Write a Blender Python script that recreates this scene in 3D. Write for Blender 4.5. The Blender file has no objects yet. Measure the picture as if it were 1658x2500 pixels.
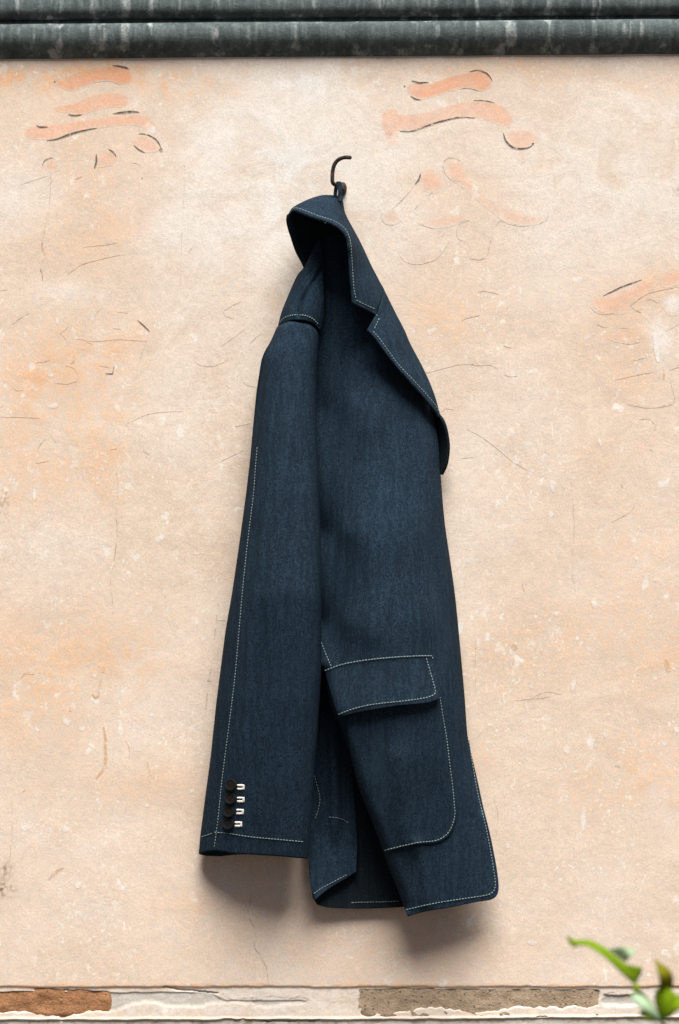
import bpy, bmesh, math, random
import numpy as np
from mathutils import Vector, Matrix
from mathutils.geometry import delaunay_2d_cdt

random.seed(4)
rng = np.random.default_rng(7)
SC = bpy.context.scene
COL = SC.collection

# ------------------------------------------------------------------ camera, sky, sun, exposure
S = 0.00045            # metres on the wall per unit of the drawing
D = 2.6                # camera to wall
ZC = 1.55              # height of the lens above the ground
cam_d = bpy.data.cameras.new("camera")
cam = bpy.data.objects.new("camera", cam_d)
COL.objects.link(cam)
cam.location = (0, -D, ZC)
cam.rotation_euler = (math.pi / 2, 0, 0)
cam_d.sensor_fit = 'VERTICAL'
cam_d.sensor_height = 36.0
cam_d.lens = 36.0 * D / (2500 * S)
cam_d.clip_start = 0.05
cam_d.clip_end = 500
cam_d.dof.use_dof = True
cam_d.dof.focus_distance = D - 0.05
cam_d.dof.aperture_fstop = 3.5
SC.camera = cam

SUN_EL, SUN_AZ = math.radians(62), math.radians(9)
world = bpy.data.worlds.new("World")
SC.world = world
world.use_nodes = True
wn = world.node_tree.nodes
sky = wn.new('ShaderNodeTexSky')
sky.sky_type = 'NISHITA'
sky.sun_disc = False
sky.sun_elevation = SUN_EL
sky.sun_rotation = math.pi - SUN_AZ
sky.air_density = 0.35
sky.dust_density = 2.0
sky.ozone_density = 0.0
world.node_tree.links.new(sky.outputs[0], wn['Background'].inputs[0])
wn['Background'].inputs[1].default_value = 0.05

sun_d = bpy.data.lights.new("sun", 'SUN')
sun = bpy.data.objects.new("sun", sun_d)
COL.objects.link(sun)
sun_pos = Vector((math.sin(SUN_AZ) * math.cos(SUN_EL), -math.cos(SUN_AZ) * math.cos(SUN_EL), math.sin(SUN_EL)))
sun.rotation_euler = (-sun_pos).to_track_quat('-Z', 'Y').to_euler()
sun.location = sun_pos * 8
sun_d.energy = 5.0
sun_d.angle = math.radians(35)
sun_d.color = (1.0, 0.965, 0.915)

SC.view_settings.view_transform = 'Standard'
SC.view_settings.look = 'None'
SC.view_settings.gamma = 1
SC.view_settings.use_curve_mapping = False
SC.view_settings.exposure = 0.53


# ------------------------------------------------------------------ helpers
def P(px, py, d):
    """drawing coordinates + distance in front of the wall -> world"""
    px = np.asarray(px, float); py = np.asarray(py, float); d = np.asarray(d, float)
    k = (D - d) / D
    return np.stack([(px - 829) * S * k, -d + 0 * px, ZC + (1250 - py) * S * k], -1)


def V(px, py, d):
    return Vector(P(px, py, d).tolist())


def tag(o, label=None, cat=None, kind=None, group=None):
    if label: o['label'] = label
    if cat: o['category'] = cat
    if kind: o['kind'] = kind
    if group: o['group'] = group
    return o


def empty(name, loc, label, cat, group=None):
    o = bpy.data.objects.new(name, None)
    COL.objects.link(o)
    o.empty_display_size = 0.05
    o.location = loc
    return tag(o, label, cat, None, group)


def link(name, me, mat, parent=None, smooth=True):
    o = bpy.data.objects.new(name, me)
    COL.objects.link(o)
    if mat is not None and len(me.materials) == 0:
        me.materials.append(mat)
    if smooth:
        me.polygons.foreach_set('use_smooth', np.ones(len(me.polygons), bool))
    if parent is not None:
        o.parent = parent
        if parent.type == 'EMPTY':
            o.matrix_parent_inverse = Matrix.Translation(-parent.location)
    return o


def mesh_from(co, faces, attrs=None):
    me = bpy.data.meshes.new("m")
    me.from_pydata([], [], [])
    co = np.asarray(co, np.float32)
    faces = np.asarray(faces, np.int32)
    n = faces.shape[1]
    me.vertices.add(len(co)); me.vertices.foreach_set('co', co.ravel())
    me.loops.add(faces.size); me.loops.foreach_set('vertex_index', faces.ravel())
    me.polygons.add(len(faces))
    me.polygons.foreach_set('loop_start', np.arange(0, faces.size, n, dtype=np.int32))
    me.polygons.foreach_set('loop_total', np.full(len(faces), n, np.int32))
    me.update(calc_edges=True)
    for k, v in (attrs or {}).items():
        a = me.attributes.new(k, 'FLOAT', 'POINT')
        a.data.foreach_set('value', np.asarray(v, np.float32))
    me.validate()
    return me


def grid_faces(nu, nv, flip=False):
    i = np.arange(nu * nv).reshape(nv, nu)
    f = np.stack([i[:-1, :-1], i[:-1, 1:], i[1:, 1:], i[1:, :-1]], -1).reshape(-1, 4)
    return f[:, ::-1] if flip else f


def smooth_line(pts, step, closed=False, corner=38):
    """Catmull-Rom through the points, sharp where the direction turns by more than corner degrees"""
    p = np.asarray(pts, float)
    n = len(p)
    tang = np.zeros((n, p.shape[1]))
    sharp = np.zeros(n, bool)
    for i in range(n):
        a = p[(i - 1) % n] if (closed or i > 0) else None
        b = p[(i + 1) % n] if (closed or i < n - 1) else None
        if a is None: tang[i] = (b - p[i]); sharp[i] = True; continue
        if b is None: tang[i] = (p[i] - a); sharp[i] = True; continue
        u, w = (p[i] - a)[:2], (b - p[i])[:2]
        c = np.dot(u, w) / (np.linalg.norm(u) * np.linalg.norm(w) + 1e-9)
        sharp[i] = math.degrees(math.acos(max(-1, min(1, c)))) > corner
        tang[i] = (b - a) / (np.linalg.norm(u) + np.linalg.norm(w))
    out = []
    for i in range(n if closed else n - 1):
        j = (i + 1) % n
        L = np.linalg.norm((p[j] - p[i])[:2])
        m = max(1, int(round(L / step)))
        t = np.arange(m)[:, None] / m
        chord = p[j] - p[i]
        t0 = chord if sharp[i] else tang[i] * L
        t1 = chord if sharp[j] else tang[j] * L
        h = (2 * t**3 - 3 * t**2 + 1) * p[i] + (t**3 - 2 * t**2 + t) * t0 + (-2 * t**3 + 3 * t**2) * p[j] + (t**3 - t**2) * t1
        out.append(h)
    if not closed: out.append(p[-1:])
    return np.concatenate(out)


def inside(poly, x, y):
    r = np.zeros(x.shape, bool)
    n = len(poly)
    for i in range(n):
        x0, y0 = poly[i][:2]; x1, y1 = poly[(i + 1) % n][:2]
        if y0 == y1: continue
        c = ((y0 > y) != (y1 > y)) & (x < (x1 - x0) * (y - y0) / (y1 - y0) + x0)
        r ^= c
    return r


def seg_dist(line, x, y, closed=False):
    d = np.full(np.shape(x), 1e9)
    n = len(line)
    for i in range(n if closed else n - 1):
        ax, ay = line[i][:2]; bx, by = line[(i + 1) % n][:2]
        vx, vy = bx - ax, by - ay
        t = np.clip(((x - ax) * vx + (y - ay) * vy) / (vx * vx + vy * vy + 1e-9), 0, 1)
        d = np.minimum(d, np.hypot(x - ax - t * vx, y - ay - t * vy))
    return d


def tps(ctrl, lam=1e-3):
    c = np.asarray(ctrl, float)
    xy = c[:, :2] / 300.0
    n = len(c)
    def U(r2): return np.where(r2 > 1e-12, 0.5 * r2 * np.log(r2 + 1e-12), 0)
    r2 = ((xy[:, None] - xy[None]) ** 2).sum(-1)
    A = np.zeros((n + 3, n + 3))
    A[:n, :n] = U(r2) + lam * np.eye(n)
    A[:n, n] = 1; A[:n, n + 1:] = xy
    A[n:, :n] = A[:n, n:].T
    w = np.linalg.lstsq(A, np.concatenate([c[:, 2], np.zeros(3)]), rcond=None)[0]
    def f(px, py):
        px = np.asarray(px, float); py = np.asarray(py, float)
        q = np.stack([px, py], -1).reshape(-1, 2) / 300.0
        out = np.empty(len(q))
        for s in range(0, len(q), 20000):
            b = q[s:s + 20000]
            out[s:s + 20000] = U(((b[:, None] - xy[None]) ** 2).sum(-1)) @ w[:n] + w[n] + b @ w[n + 1:]
        return out.reshape(px.shape)
    return f


def sstep(a, b, x):
    t = np.clip((x - a) / (b - a), 0, 1)
    return t * t * (3 - 2 * t)


def interp(tab):
    t = np.asarray(tab, float)
    ys = np.arange(t[0, 0], t[-1, 0] + 1, 2.0)
    vs = np.interp(ys, t[:, 0], t[:, 1])
    k = 17
    ker = np.hanning(k + 2)[1:-1]; ker /= ker.sum()
    pad = np.concatenate([2 * vs[0] - vs[k:0:-1], vs, 2 * vs[-1] - vs[-2:-k - 2:-1]])
    vs = np.convolve(pad, ker, 'same')[k:-k]
    return lambda y: np.interp(y, ys, vs)


def ridge(f, line, amp, width, fade=0):
    """adds a soft fold along a line to a depth function"""
    def g(px, py):
        px = np.asarray(px, float); py = np.asarray(py, float)
        return f(px, py) + amp * np.exp(-(seg_dist(line, px, py) / width) ** 2)
    return g


def rounded(f, line, R, drop):
    """lets the surface curl back towards the wall along an edge"""
    def g(px, py):
        t = np.clip(seg_dist(line, np.asarray(px, float), np.asarray(py, float)) / R, 0, 1)
        return f(px, py) - drop * (1 - np.sqrt(np.maximum(0, 1 - (1 - t) ** 2)))
    return g


def value_noise(x, seed, oct=4):
    r = np.random.default_rng(seed)
    out = np.zeros_like(x, dtype=float); a = 1.0; tot = 0
    for o in range(oct):
        tab = r.uniform(-1, 1, 4096)
        q = x * 2**o + 100
        i = np.floor(q).astype(int); t = q - i; t = t * t * (3 - 2 * t)
        out += a * (tab[i % 4096] * (1 - t) + tab[(i + 1) % 4096] * t); tot += a; a *= 0.55
    return out / tot


def noise2(x, y, seed, oct=4):
    r = np.random.default_rng(seed)
    out = np.zeros_like(x, dtype=float); a = 1.0; tot = 0
    for o in range(oct):
        tab = r.uniform(-1, 1, (256, 256))
        qx = x * 2**o + 50.3 * o; qy = y * 2**o + 17.7 * o
        i = np.floor(qx).astype(int); j = np.floor(qy).astype(int)
        tx = qx - i; ty = qy - j; tx = tx * tx * (3 - 2 * tx); ty = ty * ty * (3 - 2 * ty)
        v = (tab[i % 256, j % 256] * (1 - tx) + tab[(i + 1) % 256, j % 256] * tx) * (1 - ty) + \
            (tab[i % 256, (j + 1) % 256] * (1 - tx) + tab[(i + 1) % 256, (j + 1) % 256] * tx) * ty
        out += a * v; tot += a; a *= 0.55
    return out / tot


def panel(name, outline, dfun, mat, parent, step=6, thick=0.0016, edge=0, attrs=None, corner=38, inset=(2.2, 6.0)):
    """a sheet of cloth (or paint) cut to an outline and laid out in depth"""
    out = smooth_line([q[:2] for q in outline], step, True, corner)
    x0, y0 = out.min(0); x1, y1 = out.max(0)
    gx, gy = np.meshgrid(np.arange(x0 + step / 2, x1, step), np.arange(y0 + step / 2, y1, step))
    gx[1::2] += step / 2
    gx, gy = gx.ravel(), gy.ravel()
    ok = inside(out, gx, gy)
    gx, gy = gx[ok], gy[ok]
    dd = seg_dist(out, gx, gy, True)
    keep = dd > (inset[-1] + step * 0.4 if inset else step * 0.55)
    pts = np.stack([gx[keep], gy[keep]], -1)
    n = len(out)
    extra = []
    if inset:
        dirs = np.roll(out, -1, 0) - np.roll(out, 1, 0)
        nrm = np.stack([-dirs[:, 1], dirs[:, 0]], -1)
        nrm /= np.linalg.norm(nrm, axis=1)[:, None] + 1e-9
        area = 0.5 * np.sum(out[:, 0] * np.roll(out[:, 1], -1) - np.roll(out[:, 0], -1) * out[:, 1])
        if area < 0: nrm = -nrm
        for r in inset:
            e = out + nrm * r
            good = inside(out, e[:, 0], e[:, 1]) & (seg_dist(out, e[:, 0], e[:, 1], True) > r * 0.8)
            extra.append(e[good])
    allp = np.concatenate([out] + extra + [pts])
    res = delaunay_2d_cdt([Vector(p) for p in allp.tolist()], [(i, (i + 1) % n) for i in range(n)], [], 1, 1e-4)
    v2 = np.array([(v.x, v.y) for v in res[0]])
    tri = np.array([f[:3] for f in res[2]], int)
    cen = v2[tri].mean(1)
    tri = tri[inside(out, cen[:, 0], cen[:, 1])]
    a, b, c = v2[tri[:, 0]], v2[tri[:, 1]], v2[tri[:, 2]]
    cr = (b[:, 0] - a[:, 0]) * (c[:, 1] - a[:, 1]) - (b[:, 1] - a[:, 1]) * (c[:, 0] - a[:, 0])
    tri = tri[np.abs(cr) > 1e-4]; cr = cr[np.abs(cr) > 1e-4]
    tri[cr > 0] = tri[cr > 0][:, ::-1]          # py points down: face the camera
    d = dfun(v2[:, 0], v2[:, 1])
    at = {}
    if attrs:
        e = seg_dist(out, v2[:, 0], v2[:, 1], True)
        at = {k: fn(v2[:, 0], v2[:, 1], e) for k, fn in attrs.items()}
    me = mesh_from(P(v2[:, 0], v2[:, 1], d), tri, at)
    o = link(name, me, mat, parent)
    if thick:
        m = o.modifiers.new("cloth", 'SOLIDIFY')
        m.thickness = thick
        m.offset = -1
    return o


def tube_mesh(path, radii, sides=10, caps=True):
    p = [Vector(q) for q in path]
    n = len(p)
    co, faces = [], []
    up = Vector((0.31, 0.17, 0.93)).normalized()
    for i in range(n):
        t = (p[min(i + 1, n - 1)] - p[max(i - 1, 0)]).normalized()
        a = t.cross(up)
        if a.length < 1e-4: a = t.cross(Vector((1, 0, 0)))
        a.normalize(); b = t.cross(a)
        r = radii[i] if hasattr(radii, '__len__') else radii
        for k in range(sides):
            w = 2 * math.pi * k / sides
            co.append(p[i] + a * (r * math.cos(w)) + b * (r * math.sin(w)))
    for i in range(n - 1):
        for k in range(sides):
            k2 = (k + 1) % sides
            faces.append((i * sides + k, i * sides + k2, (i + 1) * sides + k2, (i + 1) * sides + k))
    if caps:
        faces.append(tuple(range(sides - 1, -1, -1)))
        faces.append(tuple((n - 1) * sides + k for k in range(sides)))
    me = bpy.data.meshes.new("tube")
    me.from_pydata([tuple(c) for c in co], [], faces)
    me.update()
    return me


def stitches(lines, dfun, parent, lift=0.00035, length=6.2, gap=1.1, width=0.95, name='topstitching'):
    """rows of separate thread stitches lying on a piece of cloth"""
    co, faces = [], []
    for ln in lines:
        q = smooth_line(ln, 1.0, False, 30)
        L = np.concatenate([[0], np.cumsum(np.hypot(*np.diff(q[:, :2], axis=0).T))])
        s = 0.0
        while s + length < L[-1]:
            w = width * random.uniform(0.85, 1.15)
            ss = np.array([s, s + length * 0.2, s + length * 0.8, s + length])
            x = np.interp(ss, L, q[:, 0]); y = np.interp(ss, L, q[:, 1])
            d = dfun(x, y) + lift + np.array([-0.0007, 0.0003, 0.0003, -0.0007])
            tx, ty = x[-1] - x[0], y[-1] - y[0]
            h = math.hypot(tx, ty) + 1e-9
            nx, ny = -ty / h, tx / h
            sk = random.uniform(-0.35, 0.35)
            b = len(co)
            ww = np.array([0.5, 1, 1, 0.5]) * w
            off = np.array([-sk, -sk * .5, sk * .5, sk])
            for i in range(4):
                co.append(P(x[i] + nx * (off[i] - ww[i]), y[i] + ny * (off[i] - ww[i]), d[i] - 0.0006))
                co.append(P(x[i] + nx * off[i], y[i] + ny * off[i], d[i] + 0.0006))
                co.append(P(x[i] + nx * (off[i] + ww[i]), y[i] + ny * (off[i] + ww[i]), d[i] - 0.0006))
            for i in range(3):
                a = b + i * 3
                faces += [(a, a + 1, a + 4, a + 3), (a + 1, a + 2, a + 5, a + 4)]
            s += length + gap * random.uniform(0.8, 1.2)
    me = mesh_from(np.array(co), np.array(faces))
    o = link(name, me, M['thread'], parent)
    o['kind'] = 'stuff'
    return o


# ------------------------------------------------------------------ materials
M = {}


def new_mat(name):
    m = bpy.data.materials.new(name)
    m.use_nodes = True
    nt = m.node_tree
    return m, nt, nt.nodes['Principled BSDF']


class NB:
    def __init__(s, nt): s.nt = nt
    def n(s, t, **k):
        x = s.nt.nodes.new(t)
        for a, b in k.items(): setattr(x, a, b)
        return x
    def l(s, a, b): s.nt.links.new(a, b)
    def coord(s, scale=(1, 1, 1), rot=(0, 0, 0)):
        tc = s.n('ShaderNodeTexCoord'); mp = s.n('ShaderNodeMapping')
        mp.inputs['Scale'].default_value = scale
        mp.inputs['Rotation'].default_value = rot
        s.l(tc.outputs['Object'], mp.inputs['Vector'])
        return mp.outputs[0]
    def noise(s, vec, scale, detail=4, rough=0.6, dist=0.0):
        x = s.n('ShaderNodeTexNoise')
        x.inputs['Scale'].default_value = scale; x.inputs['Detail'].default_value = detail
        x.inputs['Roughness'].default_value = rough; x.inputs['Distortion'].default_value = dist
        s.l(vec, x.inputs['Vector'])
        return x.outputs['Fac']
    def vor(s, vec, scale, feature='F1', rnd=1.0):
        x = s.n('ShaderNodeTexVoronoi'); x.feature = feature
        x.inputs['Scale'].default_value = scale
        x.inputs['Randomness'].default_value = rnd
        s.l(vec, x.inputs['Vector'])
        return x
    def ramp(s, fac, a, b, lo=0.0, hi=1.0):
        x = s.n('ShaderNodeMapRange'); x.interpolation_type = 'SMOOTHSTEP'
        x.inputs[1].default_value = a; x.inputs[2].default_value = b
        x.inputs[3].default_value = lo; x.inputs[4].default_value = hi
        s.l(fac, x.inputs[0])
        return x.outputs[0]
    def math(s, op, a, b=None, clamp=False):
        x = s.n('ShaderNodeMath', operation=op); x.use_clamp = clamp
        for i, q in enumerate((a, b)):
            if q is None: continue
            if isinstance(q, (int, float)): x.inputs[i].default_value = q
            else: s.l(q, x.inputs[i])
        return x.outputs[0]
    def mix(s, fac, a, b, mode='MIX'):
        x = s.n('ShaderNodeMix', data_type='RGBA', blend_type=mode)
        for i, q in ((0, fac), (6, a), (7, b)):
            if isinstance(q, (int, float)): x.inputs[i].default_value = q
            elif isinstance(q, (tuple, list)): x.inputs[i].default_value = (*q, 1)
            else: s.l(q, x.inputs[i])
        return x.outputs[2]
    def attr(s, name):
        x = s.n('ShaderNodeAttribute'); x.attribute_name = name
        return x.outputs['Fac']
    def bump(s, h, strength, dist, normal=None):
        x = s.n('ShaderNodeBump')
        x.inputs['Strength'].default_value = strength; x.inputs['Distance'].default_value = dist
        s.l(h, x.inputs['Height'])
        if normal is not None: s.l(normal, x.inputs['Normal'])
        return x.outputs[0]


def fabric_mat(name, base, lift):
    m, nt, b = new_mat(name); k = NB(nt)
    v = k.coord()
    vs = k.coord((1, 1, 0.05))
    vt = k.coord((1, 1, 0.35), (0, math.radians(38), 0))
    n1 = k.noise(v, 620, 3, 0.75)
    n2 = k.noise(vs, 210, 3, 0.6)
    n3 = k.noise(vt, 420, 2, 0.6)
    n4 = k.noise(v, 14, 3, 0.5)
    c = k.mix(k.ramp(n1, 0.36, 0.64), tuple(x * 0.40 for x in base), tuple(x * 1.8 for x in base))
    c = k.mix(k.ramp(n2, 0.40, 0.62, 0, 0.7), c, tuple(x * 0.72 for x in base))
    n5 = k.noise(k.coord((1, 1, 0.035)), 75, 3, 0.6)
    c = k.mix(k.ramp(n5, 0.50, 0.70, 0, 0.25), c, lift)
    c = k.mix(k.ramp(n3, 0.45, 0.75, 0, 0.45), c, lift)
    c = k.mix(k.ramp(n4, 0.35, 0.7, 0, 0.15), c, tuple(x * 0.8 for x in base))
    k.l(c, b.inputs['Base Color'])
    b.inputs['Roughness'].default_value = 0.92
    b.inputs['Specular IOR Level'].default_value = 0.06
    b.inputs['Sheen Weight'].default_value = 0.0
    b.inputs['Sheen Roughness'].default_value = 0.5
    h = k.math('ADD', k.math('MULTIPLY', n1, 0.6), n2)
    k.l(k.bump(h, 0.35, 0.0006, k.bump(n4, 0.15, 0.004)), b.inputs['Normal'])
    return m


M['cloth'] = fabric_mat("navy wool cloth", (0.0128, 0.0245, 0.0395), (0.028, 0.052, 0.075))
M['cloth_shaded'] = fabric_mat("navy cloth with painted shade", (0.008, 0.013, 0.017), (0.014, 0.022, 0.028))  # same navy cloth, darkened to paint in the shade of the inner faces


def simple(name, col, rough=0.8, var=0.25, scale=300, spec=0.3, bump=0.0):
    m, nt, b = new_mat(name); k = NB(nt)
    n = k.noise(k.coord(), scale, 4, 0.65)
    k.l(k.mix(n, tuple(c * (1 - var) for c in col), tuple(min(1, c * (1 + var)) for c in col)), b.inputs['Base Color'])
    b.inputs['Roughness'].default_value = rough
    b.inputs['Specular IOR Level'].default_value = spec
    if bump: k.l(k.bump(n, 0.6, bump), b.inputs['Normal'])
    return m


M['thread'] = simple("pale mint thread", (0.22, 0.29, 0.285), 0.7, 0.4, 900)
M['bartack'] = simple("white buttonhole thread", (0.78, 0.76, 0.72), 0.6, 0.15, 1200)
M['button'] = simple("black horn button", (0.005, 0.005, 0.005), 0.6, 0.5, 200, 0.2)


def iron_mat():
    m, nt, b = new_mat("rusty iron"); k = NB(nt)
    v = k.coord()
    n = k.noise(v, 260, 5, 0.7); n2 = k.noise(v, 700, 3, 0.7)
    c = k.mix(k.ramp(n, 0.4, 0.65), (0.016, 0.012, 0.008), (0.06, 0.035, 0.018))
    c = k.mix(k.ramp(n2, 0.55, 0.75, 0, 0.6), c, (0.075, 0.05, 0.04))
    k.l(c, b.inputs['Base Color'])
    b.inputs['Roughness'].default_value = 0.75
    b.inputs['Metallic'].default_value = 0.2
    k.l(k.bump(n2, 0.8, 0.0012), b.inputs['Normal'])
    return m


M['iron'] = iron_mat()


def plaster_mat():
    m, nt, b = new_mat("limewashed plaster"); k = NB(nt)
    v = k.coord()
    wash, pale, grey, rust_shade = k.attr('wash'), k.attr('pale'), k.attr('grey'), k.attr('rust_shade')
    big = k.noise(v, 5.5, 6, 0.62, 0.4)
    mid = k.noise(v, 24, 6, 0.66, 0.5)
    fine = k.noise(v, 130, 5, 0.7)
    grain = k.noise(v, 520, 3, 0.75)
    strk = k.noise(k.coord((1, 1, 0.12)), 40, 4, 0.6)
    base = k.mix(k.ramp(big, 0.36, 0.66), (0.645, 0.515, 0.404), (0.705, 0.604, 0.514))
    base = k.mix(k.ramp(mid, 0.40, 0.70, 0, 0.55), base, (0.725, 0.665, 0.580))
    base = k.mix(k.ramp(strk, 0.5, 0.75, 0, 0.18), base, (0.64, 0.53, 0.42))
    # orange limewash, worn through in patches
    w = k.math('MULTIPLY', wash, k.ramp(k.math('ADD', k.math('MULTIPLY', mid, 0.6), k.math('MULTIPLY', fine, 0.4)), 0.41, 0.57), True)
    base = k.mix(w, base, (0.700, 0.425, 0.245))
    # pale worn zones
    pz = k.math('MULTIPLY', pale, k.ramp(mid, 0.25, 0.6), True)
    base = k.mix(pz, base, (0.745, 0.718, 0.672))
    # white lime spots, small chips
    nz = k.n('ShaderNodeTexNoise'); nz.inputs['Scale'].default_value = 95; nz.inputs['Detail'].default_value = 4
    k.l(v, nz.inputs['Vector'])
    wv = k.n('ShaderNodeVectorMath', operation='MULTIPLY_ADD'); wv.inputs[1].default_value = (0.026, 0.026, 0.026)
    k.l(nz.outputs['Color'], wv.inputs[0]); k.l(k.coord((1, 1, 0.75)), wv.inputs[2])
    wv = wv.outputs[0]
    def some(vn, lo, hi):
        q = k.n('ShaderNodeSeparateColor'); k.l(vn.outputs['Color'], q.inputs[0])
        return k.ramp(q.outputs[0], lo, hi)
    sp = k.vor(wv, 62)
    gate = k.math('MULTIPLY', k.ramp(k.noise(v, 13, 4, 0.6), 0.46, 0.60), k.ramp(pale, 0.1, 0.7, 1.0, 0.15))
    spot = k.math('MULTIPLY', k.ramp(k.math('ADD', sp.outputs['Distance'], k.math('MULTIPLY', fine, 0.35)), 0.36, 0.52, 1, 0), k.math('MULTIPLY', gate, some(sp, 0.35, 0.9)), True)
    base = k.mix(k.math('MULTIPLY', spot, 0.8), base, (0.785, 0.750, 0.695))
    sp2 = k.vor(wv, 175)
    spot2 = k.math('MULTIPLY', k.ramp(k.math('ADD', sp2.outputs['Distance'], k.math('MULTIPLY', fine, 0.4)), 0.42, 0.58, 1, 0), k.math('MULTIPLY', k.math('MULTIPLY', k.ramp(k.noise(v, 9, 4, 0.6), 0.42, 0.60), k.ramp(pale, 0.1, 0.7, 1.0, 0.1)), some(sp2, 0.25, 0.9)), True)
    base = k.mix(k.math('MULTIPLY', spot2, 0.85), base, (0.765, 0.72, 0.65))
    # dark specks and rusty freckles
    sp3 = k.vor(v, 120)
    speck = k.math('MULTIPLY', k.ramp(k.math('ADD', sp3.outputs['Distance'], k.math('MULTIPLY', grain, 0.25)), 0.16, 0.24, 1, 0), k.ramp(k.noise(v, 17, 3, 0.6), 0.56, 0.70), True)
    base = k.mix(k.math('MULTIPLY', speck, 0.6), base, (0.36, 0.23, 0.13))
    fr = k.math('MULTIPLY', k.ramp(fine, 0.58, 0.70), k.ramp(k.noise(v, 8, 4, 0.6), 0.48, 0.66), True)
    base = k.mix(k.math('MULTIPLY', fr, 0.5), base, (0.60, 0.30, 0.13))
    # bare undercoat in the broken band, brown dirt and the painted shade below the flap
    base = k.mix(k.math('MULTIPLY', grey, k.ramp(fine, 0.2, 0.5, 0.7, 1.0)), base, k.mix(mid, (0.44, 0.41, 0.355), (0.60, 0.56, 0.50)))
    base = k.mix(k.math('MULTIPLY', rust_shade, k.ramp(fine, 0.38, 0.6)), base, (0.15, 0.085, 0.04))
    # thin worn films of paint, ink, rust and lime on the plaster (strength from the vertex values)
    def film(base, key, c1, c2, scale, lo, hi, soft):
        n = k.noise(v, scale, 6, 0.7, 0.3)
        f = k.math('MULTIPLY', k.attr(key), k.math('MULTIPLY', k.ramp(n, lo, hi, soft, 1), k.ramp(grain, 0.2, 0.55, 0.6, 1)), True)
        return k.mix(f, base, k.mix(k.ramp(n, 0.3, 0.7), c1, c2))
    base = film(base, 'red', (0.700, 0.270, 0.130), (0.735, 0.370, 0.215), 20, 0.32, 0.62, 0.45)
    base = film(base, 'pink', (0.725, 0.390, 0.255), (0.735, 0.450, 0.320), 24, 0.30, 0.6, 0.45)
    base = film(base, 'chip', (0.72, 0.69, 0.64), (0.77, 0.74, 0.70), 60, 0.2, 0.5, 0.5)
    base = film(base, 'stain', (0.40, 0.19, 0.07), (0.52, 0.29, 0.12), 90, 0.35, 0.6, 0.1)
    base = film(base, 'crack', (0.26, 0.14, 0.07), (0.38, 0.23, 0.13), 120, 0.38, 0.58, 0.15)
    base = film(base, 'fine_ink', (0.085, 0.055, 0.035), (0.19, 0.12, 0.07), 150, 0.44, 0.60, 0.12)
    base = film(base, 'ink', (0.018, 0.015, 0.013), (0.05, 0.04, 0.035), 150, 0.30, 0.52, 0.15)
    gr = k.math('MULTIPLY', k.ramp(grain, 0.25, 0.75, 0.89, 1.10), k.ramp(fine, 0.3, 0.7, 0.93, 1.06))
    mul = k.n('ShaderNodeVectorMath', operation='SCALE')
    k.l(base, mul.inputs[0]); k.l(gr, mul.inputs['Scale'])
    k.l(mul.outputs[0], b.inputs['Base Color'])
    b.inputs['Roughness'].default_value = 0.93
    b.inputs['Specular IOR Level'].default_value = 0.2
    h = k.math('ADD', k.math('MULTIPLY', mid, 1.0), k.math('MULTIPLY', fine, 0.22))
    n1 = k.bump(h, 0.16, 0.006)
    k.l(k.bump(grain, 0.10, 0.0008, n1), b.inputs['Normal'])
    return m


M['plaster'] = plaster_mat()


def cement_mat():
    m, nt, b = new_mat("weathered grey cement"); k = NB(nt)
    v = k.coord()
    n = k.noise(v, 30, 6, 0.7); f = k.noise(v, 380, 4, 0.75)
    d1 = k.noise(k.coord((1, 1, 0.10)), 62, 3, 0.55)
    d2 = k.noise(k.coord((1, 1, 0.16)), 140, 3, 0.6)
    c = k.mix(k.ramp(n, 0.3, 0.7), (0.060, 0.080, 0.080), (0.135, 0.166, 0.166))
    c = k.mix(k.ramp(d2, 0.45, 0.7, 0, 0.55), c, (0.23, 0.27, 0.27))
    c = k.mix(k.math('MULTIPLY', k.ramp(d1, 0.53, 0.66, 0, 1.0), k.ramp(n, 0.35, 0.6, 0.3, 1)), c, (0.46, 0.50, 0.49))
    c = k.mix(k.ramp(d1, 0.30, 0.42, 0.5, 0), c, (0.045, 0.055, 0.048))
    c = k.mix(k.ramp(f, 0.3, 0.7, 0.5, 0), c, (0.045, 0.058, 0.056))
    k.l(c, b.inputs['Base Color'])
    b.inputs['Roughness'].default_value = 0.97
    b.inputs['Specular IOR Level'].default_value = 0.1
    k.l(k.bump(k.math('ADD', k.math('MULTIPLY', n, 1.0), k.math('MULTIPLY', f, 0.3)), 0.5, 0.004), b.inputs['Normal'])
    return m


M['cement'] = cement_mat()


def brick_mat(name, a, c, pit):
    m, nt, b = new_mat(name); k = NB(nt)
    v = k.coord()
    n = k.noise(v, 45, 6, 0.7, 0.4); f = k.noise(v, 320, 4, 0.75)
    p = k.vor(v, 170)
    col = k.mix(k.ramp(n, 0.32, 0.68), a, c)
    col = k.mix(k.ramp(p.outputs['Distance'], 0.12, 0.26, 0.8, 0), col, pit)
    col = k.mix(k.ramp(f, 0.5, 0.75, 0, 0.5), col, tuple(min(1, x * 1.5) for x in c))
    k.l(col, b.inputs['Base Color'])
    b.inputs['Roughness'].default_value = 0.95
    k.l(k.bump(k.math('ADD', n, k.math('MULTIPLY', f, 0.5)), 0.9, 0.003), b.inputs['Normal'])
    return m


M['brick_orange'] = brick_mat("orange brown brick", (0.25, 0.115, 0.05), (0.40, 0.195, 0.09), (0.13, 0.07, 0.035))
M['brick_tan'] = brick_mat("tan brick", (0.29, 0.215, 0.14), (0.40, 0.30, 0.205), (0.07, 0.045, 0.02))
M['brick_grey'] = brick_mat("grey mortar", (0.36, 0.33, 0.27), (0.50, 0.46, 0.40), (0.25, 0.21, 0.16))


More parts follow.
